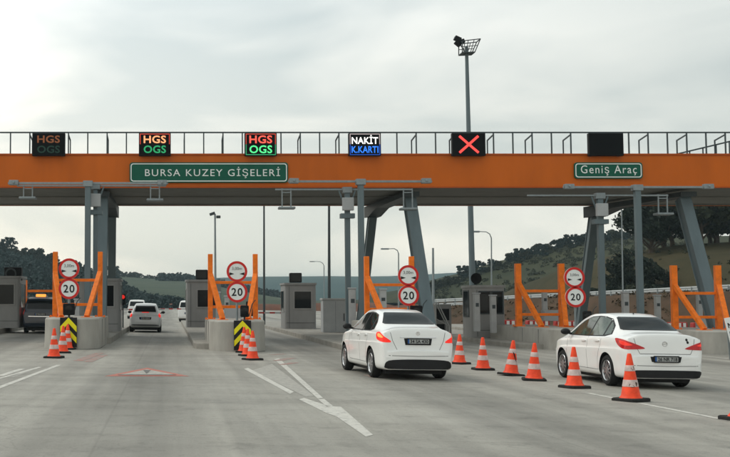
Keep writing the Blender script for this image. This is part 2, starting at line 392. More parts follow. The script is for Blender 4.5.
# ------------------------------------------------------------------ hills
def hill(name, m, Y, ridge, df, db, base=-1.4, nx=90, rough=1., seed=0, prof=.6):
    """a long hill whose crest passes through the given sight lines at distance Y"""
    pts = [at(u, v, Y) for u, v in ridge]; f = mono([(p.x, p.z) for p in pts]); xa, xb = pts[0].x, pts[-1].x
    mb = MB(); vs = []; ny = 26
    for j in range(ny + 1):
        t = j / ny * 2 - 1                                  # -1 front foot, 0 crest, 1 back foot
        y = Y + (t * df if t < 0 else t * db)
        k = (1 - abs(t)) ** prof if t < 0 else (1 - t * t)
        for i in range(nx + 1):
            x = xa + (xb - xa) * i / nx
            z = base + (f(x) - base) * k
            q = noise.fractal(Vector((x / Y * 22, y / Y * 22, seed)), 1.0, 2.0, 4)
            if abs(t) < 1: z += q * rough * (1 - abs(t) ** 4) * (0.25 + abs(t))
            vs.append((x, y + q * 2 * rough, z))
    fs = [(j * (nx + 1) + i, j * (nx + 1) + i + 1, (j + 1) * (nx + 1) + i + 1, (j + 1) * (nx + 1) + i) for j in range(ny) for i in range(nx)]
    mb.add(vs, fs)
    o = mb.build(name, m, smooth=180, kind='structure')
    me = o.data
    return BVHTree.FromPolygons([v.co.copy() for v in me.vertices], [list(p.vertices) for p in me.polygons])
def drop(bvh, x, y):
    h = bvh.ray_cast(Vector((x, y, 400)), Vector((0, 0, -1)))
    return h[0].z if h[0] else None
H_FAR = hill('hill', M_HILLFAR, 1500, [(-1200, 292), (-500, 285), (60, 283), (170, 279), (250, 277), (300, 276), (360, 276.5), (400, 276), (430, 274), (480, 272), (560, 272), (800, 276), (1500, 290)], 500, 500, rough=3, seed=1)
H_FIELD = hill('hill', M_HILLFIELD, 640, [(-900, 296), (-300, 286), (40, 277), (105, 276), (122, 276.5), (150, 278.5), (180, 279), (205, 283), (240, 291), (300, 300), (420, 303), (600, 303.5)], 330, 250, rough=1.2, seed=2, prof=.8)
H_WOOD = hill('hill', M_HILLWOOD, 400, [(-700, 262), (-300, 250), (-120, 247), (0, 253), (30, 259), (60, 268), (90, 277), (122, 289), (150, 299), (180, 303)], 170, 200, rough=1, seed=3, prof=.7)
H_RIGHT = hill('hill', M_HILLOLIVE, 330, [(395, 303), (415, 296), (432, 290), (455, 281), (480, 273), (510, 264), (545, 252), (585, 242), (640, 238), (720, 236), (900, 232), (1400, 250)], 190, 200, rough=1.0, seed=4, prof=.75)
H_NEAR = hill('hill', M_HILLNEAR, 140, [(585, 303), (600, 290), (615, 275), (635, 258), (660, 248), (690, 244.5), (730, 242), (900, 230), (1300, 225)], 52, 80, rough=.35, seed=5, prof=.7)
# earth bank carrying the guardrail on the right, and the red soil beyond the booths
mb = MB(); A_, B_ = at(430, 302, 112), at(780, 290, 70); n = 40; vs = []
for i in range(n + 1):
    t = i / n; p = A_.lerp(B_, t)
    for dy, zz in ((-7, gz(p.x) - .1), (-3.5, gz(p.x) + (p.z - gz(p.x)) * .45 + .25 * noise.noise((i * .7, 1, 0))), (0, p.z), (6, p.z + .1), (16, -1.4)):
        vs.append((p.x + dy * .25, p.y + dy + .3 * noise.noise((i * .9, dy, 2)), zz + .08 * noise.noise((i * 1.1, dy, 0))))
fs = [(i * 5 + j, (i + 1) * 5 + j, (i + 1) * 5 + j + 1, i * 5 + j + 1) for i in range(n) for j in range(4)]
mb.add(vs, fs).build('earth_bank', M_SOIL, smooth=180, kind='structure'); BANK = BVHTree.FromPolygons(mb.v, mb.f)
mb = MB(); vs = []; n = 60
for i in range(n + 1):
    x = -75 + 190 * i / n; h = .9 + .7 * noise.noise((x * .09, 3, 0)) + .4 * noise.noise((x * .3, 5, 0))
    for dy, zz in ((-6, -1.45), (-3, -.6 + h * .8), (0, .25 + h), (5, -.2 + h * .8), (12, -1.45)):
        vs.append((x, 285 + dy + 1.5 * noise.noise((x * .1, dy, 0)), zz))
mb.add(vs, [(i * 5 + j, (i + 1) * 5 + j, (i + 1) * 5 + j + 1, i * 5 + j + 1) for i in range(n) for j in range(4)]).build('earth_bank', M_REDSOIL, smooth=180, kind='structure')

# ------------------------------------------------------------------ trees
def leaf_mat(name, c, c2):
    m = bpy.data.materials.new(name); m.use_nodes = True; t = m.node_tree; b = t.nodes['Principled BSDF']; b.inputs['Roughness'].default_value = .7
    b.inputs['Specular IOR Level'].default_value = .15
    g = t.nodes.new('ShaderNodeNewGeometry'); r = t.nodes.new('ShaderNodeValToRGB')
    r.color_ramp.elements[0].color = (*c, 1); r.color_ramp.elements[1].color = (*c2, 1)
    t.links.new(g.outputs['Random Per Island'], r.inputs[0]); t.links.new(r.outputs[0], b.inputs['Base Color'])
    return m
M_LEAF = leaf_mat('dark_leaves', (.007, .013, .009), (.018, .026, .015))
M_LEAF2 = leaf_mat('olive_leaves', (.014, .019, .010), (.032, .036, .017))
M_LEAF3 = leaf_mat('conifer_leaves', (.005, .017, .017), (.012, .029, .027))
def crown_mesh(seed, clumps, per, leaf, rx, rz, zc, m, flat=0., cr=.30):
    rd = random.Random(seed); mb = MB()
    for c in range(clumps):
        while True:
            p = Vector((rd.uniform(-1, 1), rd.uniform(-1, 1), rd.uniform(-1, 1)))
            if .35 < p.length < 1 and p.z > -.75 + flat: break
        ctr = Vector((p.x * rx, p.y * rx, zc + p.z * rz)); rr = rd.uniform(.7, 1.3) * rx * cr
        for k in range(per):
            d = Vector((rd.gauss(0, 1), rd.gauss(0, 1), rd.gauss(0, 1))).normalized() * rr * rd.random() ** .4
            q = ctr + Vector((d.x, d.y, d.z * .7)); a = Vector((rd.gauss(0, 1), rd.gauss(0, 1), rd.gauss(0, 1))).normalized()
            b = a.orthogonal().normalized(); cc = a.cross(b); s_ = leaf * rd.uniform(.6, 1.4)
            mb.add([q + b * s_, q + cc * s_ * .55, q - b * s_, q - cc * s_ * .55], [(0, 1, 2, 3)])
    me = bpy.data.meshes.new('crown'); me.from_pydata(mb.v, [], mb.f); me.materials.append(m); return me
def trunk_mesh(seed, h, r_, rx, rz, zc):
    rd = random.Random(seed); mb = MB()
    mb.tube([(0, 0, -.6), (.1, .05, h * .4), (.05, -.08, h * .75), (0, 0, zc)], [r_ * 1.3, r_, r_ * .75, r_ * .45], 8)
    for i in range(7):
        a = rd.uniform(0, 6.28); z0 = h * rd.uniform(.35, .8)
        mb.tube([(0.05, 0, z0), (math.cos(a) * rx * .4, math.sin(a) * rx * .4, z0 + rz * .45), (math.cos(a) * rx * .75, math.sin(a) * rx * .75, zc + rz * rd.uniform(0, .5))], [r_ * .5, r_ * .3, r_ * .12], 6)
    me = bpy.data.meshes.new('trunk'); me.from_pydata(mb.v, [], mb.f); me.materials.append(M_BARK); return me
CROWN = [crown_mesh(11, 34, 90, .20, 2.6, 1.9, 3.6, M_LEAF), crown_mesh(12, 30, 90, .20, 2.3, 2.2, 3.6, M_LEAF, -.1), crown_mesh(13, 40, 80, .21, 3.0, 1.7, 3.5, M_LEAF2)]
TRUNK = [trunk_mesh(21, 2.6, .20, 2.4, 1.6, 3.6), trunk_mesh(22, 2.4, .18, 2.1, 2.0, 3.6), trunk_mesh(23, 2.4, .2, 2.6, 1.5, 3.5)]
BUSH = [crown_mesh(31, 14, 46, .30, 1.9, 1.5, 1.3, M_LEAF2, .25, .36), crown_mesh(32, 16, 46, .30, 2.1, 1.9, 1.7, M_LEAF, .2, .36), crown_mesh(33, 14, 44, .30, 1.5, 2.4, 2.1, M_LEAF3, 0, .36)]
def tree(x, y, z, s, k, label, group, rz=None):
    o = thing('tree', label, 'tree', (x, y, z), (0, 0, random.uniform(0, 6.28)), group); o.scale = (s, s, s * random.uniform(.9, 1.1))
    for nm, me in (('crown', CROWN[k]), ('trunk', TRUNK[k])):
        c = bpy.data.objects.new(nm, me); COL.objects.link(c); c.parent = o
    return o
def bush(name, x, y, z, s, k, label, cat, group, sz=1.):
    o = bpy.data.objects.new(name, BUSH[k]); COL.objects.link(o); o.location = (x, y, z - .1); o.rotation_euler = (0, 0, random.uniform(0, 6.28)); o.scale = (s, s, s * sz)
    return tag(o, label, cat, group)
# the dark trees on the crest above the right slope: (pixel column, distance, scale, shape)
for u, Y, s, k in ((652, 139, 1.15, 0), (672, 141, 1.25, 1), (688, 143, 1.1, 0), (700, 139, 1.3, 2), (716, 142, 1.3, 0), (731, 140, 1.25, 1), (752, 142, 1.4, 0), (664, 147, 1.2, 2), (710, 149, 1.3, 1)):
    x = at(u, 240, Y).x; z = drop(H_NEAR, x, Y)
    tree(x, Y, z - 1.1, s * 1.3, k, 'dark spreading tree on the crest of the grassy slope at right', 'dark trees on the right crest')
# dark copse at the foot of that slope
for u, Y, s, k in ((606, 118, 1.0, 1), (617, 122, 1.15, 0), (628, 117, 1.1, 2), (640, 120, 1.15, 1), (650, 116, .95, 0), (633, 127, 1.25, 0), (610, 128, 1.05, 2), (658, 124, .8, 1), (622, 113, .85, 1), (645, 112, .8, 0)):
    x = at(u, 280, Y).x; z = drop(H_NEAR, x, Y)
    tree(x, Y, (z if z is not None else -1.2) - 1.0, s, k, 'dark bushy tree in the copse left of the grassy slope', 'copse behind the antenna poles')
# trees along the skyline of the right hill
for i in range(74):
    u = 415 + i * 3.2 + random.uniform(-1.4, 1.4); Y = 330 + random.uniform(-10, 4)
    x = at(u, 260, Y).x; z = drop(H_RIGHT, x, Y)
    if z is not None: bush('tree', x, Y, z - .3, random.uniform(.55, 1.15), random.randrange(3), 'small dark tree on the skyline of the right hill', 'tree', 'trees along the right hill skyline')
for i in range(46):
    u = -8 + i * 2.9 + random.uniform(-1.2, 1.2); Y = 400 + random.uniform(-8, 4)
    x = at(u, 260, Y).x; z = drop(H_WOOD, x, Y)
    if z is not None: bush('tree', x, Y, z - .5, random.uniform(.7, 1.3) * (1.35 if i in (6, 15, 20) else 1), random.choice((1, 2, 2)), 'small dark tree on the skyline of the left wooded hill', 'tree', 'trees along the left hill skyline')
for i in range(44):
    u = 112 + i * 2.3 + random.uniform(-.8, .8); Y = 640 + random.uniform(-8, 4)
    x = at(u, 278, Y).x; z = drop(H_FIELD, x, Y)
    if z is not None: bush('tree', x, Y, z - .5, random.uniform(.6, 1.2) * (2.3 if i in (0, 2) else 1), random.choice((0, 1, 2)), 'small tree on the skyline of the green field hill', 'tree', 'trees along the field hill skyline')
# woods and scrub that read as one mass
def mass(name, label, bvh, n, rect, size, m, seed, cond=None, per=26):
    rd = random.Random(seed); vs = []; fs = []
    for i in range(n):
        x = rd.uniform(rect[0], rect[1]); y = rd.uniform(rect[2], rect[3])
        if cond and not cond(x, y, rd): continue
        z = drop(bvh, x, y)
        if z is None: continue
        r_ = size * rd.uniform(.6, 1.3)
        for k in range(per):
            d = Vector((rd.gauss(0, 1), rd.gauss(0, 1), abs(rd.gauss(0, 1)))).normalized() * r_ * rd.random() ** .35
            q = Vector((x, y, z)) + d; a = Vector((rd.gauss(0, 1), rd.gauss(0, 1), rd.gauss(0, 1))).normalized(); b = a.orthogonal().normalized(); c = a.cross(b); s_ = r_ * .30
            o = len(vs); vs += [q + b * s_, q + c * s_ * .7, q - b * s_, q - c * s_ * .7]; fs.append((o, o + 1, o + 2, o + 3))
    me = bpy.data.meshes.new(name); me.from_pydata(vs, [], fs); me.materials.append(m)
    o = bpy.data.objects.new(name, me); COL.objects.link(o)
    return tag(o, label, None, None, 'stuff')
M_SCRUB = leaf_mat('scrub_leaves', (.021, .026, .012), (.040, .042, .020))
mass('woods', 'dark green wood covering the left hill', H_WOOD, 4200, (-150, 5, 250, 405), 1.9, M_LEAF3, 41)
mass('woods', 'dark strip of trees across the green field hill', H_FIELD, 1300, (-40, 60, 560, 625), 3.0, M_LEAF3, 42, lambda x, y, rd: abs(y - 590 - 10 * math.sin(x * .04)) < 16 and x > -5)
mass('shrubbery', 'dark scrub scattered over the olive right hill', H_RIGHT, 6500, (60, 330, 160, 332), .85, M_SCRUB, 43,
     lambda x, y, rd: noise.noise((x * .022, y * .022, 4)) + rd.uniform(-.25, .25) > -.02)
mass('shrubbery', 'low weeds and scrub on the near right slope', H_NEAR, 900, (45, 110, 88, 142), .38, M_LEAF2, 44,
     lambda x, y, rd: noise.noise((x * .07, y * .07, 8)) + rd.uniform(-.3, .3) > .12, 18)

mass('weeds', 'dry brown weeds along the earth bank under the guardrail', BANK, 1500, (16, 48, 64, 112), .30, leaf_mat('dry_weed', (.030, .024, .012), (.085, .062, .032)), 45, lambda x, y, rd: noise.noise((x * .3, y * .3, 1)) > -.15, 14)
# ------------------------------------------------------------------ gantry over the lanes
GY = 48.5
zb, zt = at(365, 187.8, GY).z, at(365, 155.2, GY).z
GXa, GXb = -16.0, 37.0
g = thing('toll_gantry', 'long orange steel gantry spanning the toll lanes on grey slanting legs', 'gantry', (4, GY, gz(4)))
mb = MB(); mb.box(GXa, GXb, GY, GY + .14, zb, zt)
mb.build('fascia', M_ORANGE, g, True, bevel=.01)
mb = MB(); mb.box(GXa, GXb, GY - .05, GY + .2, zt, zt + .07); mb.box(GXa, GXb, GY - .025, GY, zb, zb + .06)
mb.build('fascia_trim', mat('orange_trim', (.40, .07, .003), .5), g, True)
YB = 57.6
mb = MB(); mb.box(GXa, GXb, GY + .14, YB - .14, zb + .05, zb + .2)
for y in (GY + .32, 53.0, 57.2): mb.box(GXa, GXb, y - .09, y + .09, zb - .012, zb + .048)
mb.build('soffit', M_SOFFIT, g, True)
mb = MB(); mb.box(GXa, GXb, YB - .14, YB, zb - .02, zt); mb.build('rear_fascia', M_ORANGE, g, True)
mb = MB(); mb.box(GXa, GXb, GY + .2, YB, zt - .1, zt - .02); mb.build('walkway_deck', M_DKSTEEL, g, True)
# railing with posts
rz_ = at(365, 132.5, GY + .1).z; rail = MB(); px = .86
rail.bar((GXa, GY + .1, rz_), (GXb, GY + .1, rz_), .06, .06); rail.bar((GXa, YB - .2, rz_), (GXb, YB - .2, rz_), .05, .05)
rail_o = rail.build('guard_railing', M_RAIL, g, True)
x = GXa + .3; i = 0
while x < GXb:
    q = MB(); q.bar((x, GY + .1, zt), (x, GY + .1, rz_ - .03), .055, .055, (0, 1, 0))
    if i % 2: q.bar((x, GY + .14, rz_ - .10), (x, GY + 1.05, rz_ - .22), .05, .05); q.bar((x, GY + 1.05, zt), (x, GY + 1.05, rz_ - .20), .05, .05, (0, 1, 0))
    q.build('railing_post', M_RAIL, rail_o).data.transform(Matrix.Translation(-g.location))
    x += px; i += 1
q = MB()
pa, pb = at(672, 155, 54), at(760, 134, 54); q.bar(pa, pb, .05, .05); q.bar(pa + Vector((0, 1, 0)), pb + Vector((0, 1, 0)), .05, .05)
for t in (.2, .35, .5, .65, .8): p = pa.lerp(pb, t); q.bar((p.x, p.y, zt), p, .05, .05)
q.build('stair_handrail', M_RAIL, g, True)
# legs in pairs along the lane and the haunched beam that joins them
LEGS = [((-3.0, 47.6), (-3.05, 49.6), (-3.0, 56.9), (-3.15, 59.2)), ((11.2, 47.3), (10.85, 49.7), (10.5, 56.9), (10.15, 59.3)), ((23.75, 47.5), (23.25, 49.7), (22.0, 56.9), (21.9, 59.3))]
for nf, ntp, ft, ff in LEGS:
    zl = zb - .35
    def hsec(p, q, w_, d_):
        mb = MB(); dvec = (q - p).normalized(); side = Vector((1, 0, 0)); fw = side.cross(dvec).normalized()
        for s_ in (-1, 1):
            o_ = fw * (s_ * (d_ / 2 - .03)); mb.bar(p + o_, q + o_, w_, .06, fw)
        mb.bar(p, q, .05, d_ - .12, fw)
        for s_ in (-1, 1):
            o_ = side * (s_ * w_ * .36); mb.bar(p + o_, q + o_, .03, d_ - .122, fw)
        return mb
    hsec(Vector((nf[0], nf[1], gz(nf[0]))), Vector((ntp[0], ntp[1], zl)), .50, .56).build('leg', M_STEEL, g, True, bevel=.006)
    hsec(Vector((ff[0], ff[1], gz(ff[0]))), Vector((ft[0], ft[1], zl - .25)), .40, .5).build('leg', M_STEEL, g, True, bevel=.006)
    mb = MB()
    for s_ in (-.3, .3):
        xs_ = [(ntp[1] - .5, zb - .1), (YB - .3, zb - .1), (YB - .3, zl - .32), (ft[1] - .5, zl - .32), (ft[1] - 2.2, zl - .02), (ntp[1] - .5, zl + .05)]
        xm = (ntp[0] + ft[0]) / 2
        sk = lambda y: ntp[0] + (ft[0] - ntp[0]) * (y - ntp[1]) / (ft[1] - ntp[1])
        n = len(xs_); vs = [(sk(y) + s_ + dx, y, z) for dx in (-.03, .03) for y, z in xs_]
        mb.add(vs, [tuple(range(n)), tuple(range(2 * n - 1, n - 1, -1))] + [(i, (i + 1) % n, (i + 1) % n + n, i + n) for i in range(n)])
    vs = []
    for y, z in ((ntp[1] - .5, zl + .06), (ft[1] - 2.2, zl - .01), (ft[1] - .5, zl - .31), (YB - .3, zl - .31)):
        vs += [(sk(y) - .27, y, z), (sk(y) + .27, y, z)]
    mb.add(vs, [(0, 1, 3, 2), (2, 3, 5, 4), (4, 5, 7, 6)])
    mb.box(ntp[0] - .34, ntp[0] + .34, ntp[1] - .58, ntp[1] - .52, zl + .02, zb - .1)
    mb.build('cross_beam', M_DKSTEEL, g, True)
# ------------------------------------------------------------------ signs on the gantry
def green_sign(u0, u1, v0, v1, words, tu0, tu1, th, label, spacing):
    a, b = at(u0, v1, GY - .12), at(u1, v0, GY - .12); c = (a + b) / 2; w_, h_ = b.x - a.x, b.z - a.z
    o = thing('place_sign', label, 'sign', (c.x, GY - .02, c.z))
    MB().prism(rrect(w_, h_, .13), -.10, -.03).build('sign_panel', M_GREEN, o, bevel=.006)
    m = MB(); ring_prism(m, rrect(w_ - .10, h_ - .10, .12), rrect(w_ - .18, h_ - .18, .09), -.106, -.0995); m.build('border', M_SIGNW, o)
    tw_ = (tu1 - tu0) / (u1 - u0) * w_; tx = ((tu0 + tu1) / 2 - (u0 + u1) / 2) / (u1 - u0) * w_
    text(words, tw_, th, 'lettering', M_SIGNW, o, (tx, -.0985, 0), .008, spacing)
    m = MB()
    for x in (-w_ * .35, w_ * .35): m.box(x - .05, x + .05, -.032, .02, -h_ / 2 + .05, h_ / 2 - .05)
    m.build('bracket', M_DKSTEEL, o)
green_sign(129.5, 288, 162.3, 182.6, 'BURSA KUZEY GİŞELERİ', 145, 280, .50, 'wide green place sign with white capital lettering on the orange gantry', 1.18)
green_sign(574.5, 642.5, 162.3, 178.6, 'Geniş Araç', 581, 636.5, .46, 'small green sign with mixed case lettering at the right of the gantry', 1.18)
def em(name, c, s_): return mat(name, tuple(min(.6, x * .5) for x in c), .5, var=0, emit=c, es=s_)
E_RED, E_GRN, E_WHT, E_BLU = em('led_red', (1, .10, .07), 1.0), em('led_green', (.10, .95, .30), .75), em('led_white', (1, .97, .95), 1.1), em('led_blue', (.03, .22, 1), .85)
E_ORG, E_DGRN, E_DORG, E_BLUD, E_X = em('led_orange', (1, .36, .16), 1.0), em('led_dim_green', (.03, .42, .16), .55), em('led_faint_orange', (.26, .09, .035), .42), em('led_dark_blue', (.01, .09, .55), .5), em('led_cross_red', (1, .07, .06), 1.0)
E_DRED, E_DG2, E_DW = em('led_dull_red', (.75, .08, .05), .5), em('led_dull_green', (.04, .45, .18), .5), em('led_dull_white', (.6, .5, .5), .5)
def led(uc, w_px, label, rows, edge=None):
    a, b = at(uc - w_px / 2, 155.6, GY - .35), at(uc + w_px / 2, 133.0, GY - .35); c = (a + b) / 2; w_, h_ = b.x - a.x, b.z - a.z
    o = thing('lane_display', label, 'display', (c.x, GY - .2, c.z))
    MB().box(-w_ / 2, w_ / 2, -.13, .10, -h_ / 2, h_ / 2).build('housing', M_BLACK, o, bevel=.012)
    MB().box(-w_ / 2 + .04, w_ / 2 - .04, -.136, -.1305, -h_ / 2 + .04, h_ / 2 - .04).build('screen', M_LEDBLACK, o)
    m = MB(); m.box(-w_ / 2 + .1, -w_ / 2 + .18, .1, .34, -h_ / 2, h_ / 2 - .1); m.box(w_ / 2 - .18, w_ / 2 - .1, .1, .34, -h_ / 2, h_ / 2 - .1); m.build('bracket', M_DKSTEEL, o)
    for words, m_, zc, hh, ww in rows:
        if words == 'X':
            q = MB()
            for s_ in (-1, 1): q.bar((-.42 * s_, -.14, -.37), (.42 * s_, -.1395 - .0015 * s_, .37), .105, .006, (0, 1, 0))
            q.build('cross_symbol', m_, o)
        else: text(words, ww, hh, 'lettering', m_, o, (0, -.1365, zc), .006, 1.05, .018)
    if edge:
        for s_, m_ in edge:
            q = MB(); z0, z1 = (0.005, h_ / 2 - .045) if s_ > 0 else (-h_ / 2 + .045, -.005)
            for x in (-1, 1): q.box(x * (w_ / 2 - .062) - .016, x * (w_ / 2 - .062) + .016, -.140, -.1365, z0, z1)
            ze = z1 if s_ > 0 else z0; q.box(-w_ / 2 + .05, w_ / 2 - .05, -.141, -.1367, ze - .016, ze + .016); q.build('lit_edge', m_, o)
led(48.5, 33, 'nearly dark lane display with faint HGS lettering, leftmost on the gantry', [('HGS', E_DORG, .23, .33, 1.0), ('OGS', em('led_unlit_green', (.02, .07, .05), .12), -.22, .33, 1.0)])
led(154.8, 32, 'lane display with orange HGS over dim green OGS above the long green sign', [('HGS', E_ORG, .22, .34, .98), ('OGS', E_DGRN, -.22, .34, .98)], [(1, E_DRED)])
led(260.8, 32, 'lane display with bright red HGS over bright green OGS', [('HGS', E_RED, .22, .35, 1.0), ('OGS', E_GRN, -.22, .35, 1.0)], [(1, E_DRED), (-1, E_DG2)])
led(365, 32, 'lane display with white NAKİT over blue K.KARTI lettering', [('NAKİT', E_WHT, .22, .40, 1.16), ('K.KARTI', E_BLU, -.23, .30, 1.18)], [(1, E_DW), (-1, E_BLUD)])
led(469, 33, 'black lane display showing a red cross', [('X', E_X, 0, 0, 0)])
led(606.5, 34, 'blank black lane display above the small green sign', [])

# ------------------------------------------------------------------ antenna poles in front of the gantry
def pole_t(u, Y, vb, ul, ur, label, r_=.12, drop_at=(), box=False, ends=False, vtop=None, gaunt=()):
    p = at(u, vb, Y); x, zz = p.x, p.z
    o = thing('antenna_pole', label, 'antenna pole', (x, Y, gz(x)))
    h = zz - gz(x); m = MB(); m.box(-r_, r_, -r_, r_, 0, h - .15); m.box(-.25, .25, -.25, .25, 0, .03)
    m.build('post', M_STEEL, o, bevel=.02)
    xl, xr = at(ul, vb, Y).x - x, at(ur, vb, Y).x - x
    m = MB(); m.bar((xl, 0, h), (xr, 0, h), .09 if ends else .07, .09 if ends else .07); m.box(-.2, .2, -.16, .16, h - .15, h + .1)
    m.build('crossbar', M_GALV, o, bevel=.01)
    if ends:
        for xe in (xl + .25, xr - .25):
            m = MB(); m.box(xe - .2, xe + .2, -.13, .13, h - .08, h + .13); m.lathe([(.05, -.06), (.05, .06)], 12, Matrix.Translation((xe, -.13, h + .02)) @ Matrix.Rotation(R(90), 4, 'X'), )
            m.build('camera', M_GALV, o, bevel=.02)
    if box:
        hb = h - .62 if box is True else box
        m = MB(); m.box(-.24, .24, -.34, -r_, hb - .30, hb + .25); m.build('control_box', M_CAB, o, bevel=.02)
        m = MB(); m.box(-.3, .3, -.2, .2, hb - .62, hb - .42); m.bar((0, 0, hb - .4), (-.35, 0, h - .05), .06, .06); m.bar((0, 0, hb - .4), (.35, 0, h - .05), .06, .06); m.build('bracket', M_STEEL, o)
    for ud, vd in drop_at:
        q = at(ud, vd, Y); xd, zd = q.x - x, q.z - gz(x)
        m = MB()
        for s_ in (-.19, .19): m.bar((xd + s_, 0, h + .05), (xd + s_, 0, zd), .05, .05, (0, 1, 0))
        m.bar((xd - .19, 0, h - .12), (xd + .19, 0, h - .12), .04, .04)
        m.build('hanger', M_GALV, o)
        MB().box(xd - .36, xd + .36, -.28, .2, zd - .10, zd).build('antenna', M_GALV, o, bevel=.03)
    return o
pole_t(88, 46.3, 183.3, 8, 168, 'grey pole with a long camera crossbar at the left island', ends=True)
pole_t(95.5, 46.95, 185.8, 17, 166, 'antenna pole with hanging antennas half hidden behind the left camera pole', r_=.09, drop_at=((28, 197), (155, 199)), box=True)
pole_t(360.5, 46.3, 181.5, 288, 432, 'tall grey pole with a camera crossbar at the middle island', ends=True)
pole_t(347, 47.2, 189.6, 275, 412, 'antenna pole with a beige control box left of the middle camera pole', r_=.11, drop_at=((286.5, 207), (408, 208)), box=True)
pole_t(637, 46.3, 187.2, 563, 714, 'tall grey pole with a camera crossbar at the right island', ends=True)
pole_t(599.5, 47.4, 195.5, 527, 668, 'antenna pole with a beige control box left of the right camera pole', r_=.12, drop_at=((663, 213),), box=True)

# ------------------------------------------------------------------ islands
IS = {'A': -3.55, 'B': 2.45, 'C': 8.5, 'D': 16.62, 'E': 22.1, 'Z': -9.6}
NOSE = {'A': (39.2, 1.02, 1.10), 'B': (39.2, 1.02, 1.10), 'C': (39.2, 1.02, 1.10), 'D': (44.4, 1.12, .88), 'E': (43.2, 1.2, .92)}
FRAME = {'A': (42.6, 1.0, 0), 'B': (42.6, 1.0, 0), 'C': (42.6, 1.0, 0), 'D': (49.6, 1.12, .05), 'E': (46.2, 1.06, -.02)}
KERBX = {'A': (-4.8, -2.4), 'B': (.9, 3.45), 'C': (6.55, 9.5), 'D': (14.5, 17.8), 'E': (20.7, 24.6), 'Z': (-11.0, -8.5)}
WHERE = {'A': 'left island beside the dark van', 'B': 'island right of the hatchback', 'C': 'island beyond the left saloon', 'D': 'island behind the right saloon', 'E': 'rightmost island', 'Z': 'far left island'}
SHORT = {'A': 'left', 'B': 'second', 'C': 'middle', 'D': 'fourth'}
for k, x in IS.items():
    z = gz(x); y0 = (NOSE[k][0] + (4.5 if k == 'A' else 1.3)) if k != 'Z' else 50
    mb = MB(); n = 8; xa_, xb_ = KERBX[k]; hw = (xb_ - xa_) / 2; x = (xa_ + xb_) / 2; pl = [(x - hw, 90), (x - hw, y0 + 1)] + [(x + hw * math.cos(R(180 + 180 * i / n)), y0 + 1 + .9 * math.sin(R(180 + 180 * i / n))) for i in range(1, n)] + [(x + hw, y0 + 1), (x + hw, 90)]
    m_ = len(pl); mb.add([(a, b, zz) for zz in (z - .2, z + .24) for a, b in pl], [tuple(range(m_)), tuple(range(2 * m_ - 1, m_ - 1, -1))] + [(i, (i + 1) % m_, (i + 1) % m_ + m_, i + m_) for i in range(m_)])
    mb.build('kerb', M_KERB, kind='structure', bevel=.03)
def nose(k):
    x = IS[k]; z = gz(x); ny_, W_, H_ = NOSE[k]
    o = thing('concrete_barrier', f'pale concrete crash barrier at the front of the {WHERE[k]}', 'barrier', (x, ny_, z), group='concrete crash barriers')
    # stadium-shaped wall, rounded to the lanes, hollow and filled with sand
    n = 10; rx_ = .68; ry_ = 1.15; LN = 6.4 if k in 'ABC' else 9.5; outl = [(-W_, LN)] + [(-W_ + rx_ - rx_ * math.cos(R(90 * i / n)), ry_ - ry_ * math.sin(R(90 * i / n))) for i in range(n + 1)] + [(W_ - rx_ + rx_ * math.sin(R(90 * i / n)), ry_ - ry_ * math.cos(R(90 * i / n))) for i in range(n + 1)] + [(W_, LN)]
    mb = MB(); m_ = len(outl)
    lv = [(0, 1.0), (.10, 1.0), (H_ - .05, .985), (H_, .955)]
    for zz, s_ in lv: mb.v += [Vector((a * s_, .2 + (b - 3) * s_ + 3 - .2, zz)) for a, b in outl]
    for i in range(len(lv) - 1):
        for j in range(m_): mb.f.append([i * m_ + j, i * m_ + (j + 1) % m_, (i + 1) * m_ + (j + 1) % m_, (i + 1) * m_ + j]); mb.mi.append(0)
    mb.f.append(list(range((len(lv) - 1) * m_, len(lv) * m_))); mb.mi.append(0); mb.f.append(list(range(m_ - 1, -1, -1))); mb.mi.append(0)
    mb.build('barrier_wall', M_CONC, o, smooth=35)
    q = MB()                                                # construction joints and lifting pockets
    for yy in (2.1, 4.2): q.box(-W_ - .004, -W_ + .05, yy - .012, yy + .012, .02, H_ - .06); q.box(W_ - .05, W_ + .004, yy - .012, yy + .012, .02, H_ - .06)
    q.build('joint', M_SEAM, o)
for k in 'ABCDE': nose(k)
def guard(k, lo=''):
    x = IS[k]; fy_, fs_, fdx = FRAME[k]; z = gz(x) + NOSE[k][2] - .01
    o = thing('guard_frame', f'orange steel guard frame on the concrete of the {WHERE[k]}', 'guard frame', (x - .02 + fdx, fy_, z), group='orange guard frames'); o.scale = (fs_, fs_, fs_)
    for s_ in (-1, 1):
        xp = s_ * .87; hp = .092 if k in 'ABC' else .115; po = MB().box(xp - hp, xp + hp, -.10, .10, .03, 2.52).build('post', M_ORANGE2, o, bevel=.012)
        m = MB(); m.box(xp - .20, xp + .20, -.20, .20, 0, .032)
        for bx in (-.16, .16):
            for by in (-.16, .16): m.lathe([(.022, .03), (.022, .07), (.0, .075)], 8, Matrix.Translation((xp + bx, by, 0)))
        m.build('base_plate', M_ORANGE2, po)
        m = MB(); m.bar((xp, -.08, 1.72), (xp - s_ * .40, -1.55, .03), .185, .15, (0, 0, 1)); m.box(xp - s_ * .40 - .2, xp - s_ * .40 + .2, -1.8, -1.3, 0, .03)
        m.build('brace', M_ORANGE2, o, bevel=.012)
    for zz in (1.42, .48): MB().box(-.785, .785, -.05, .05, zz - .055, zz + .055).build('crossbar', M_ORANGE2, o, bevel=.01)
for k in 'ABCDE': guard(k)
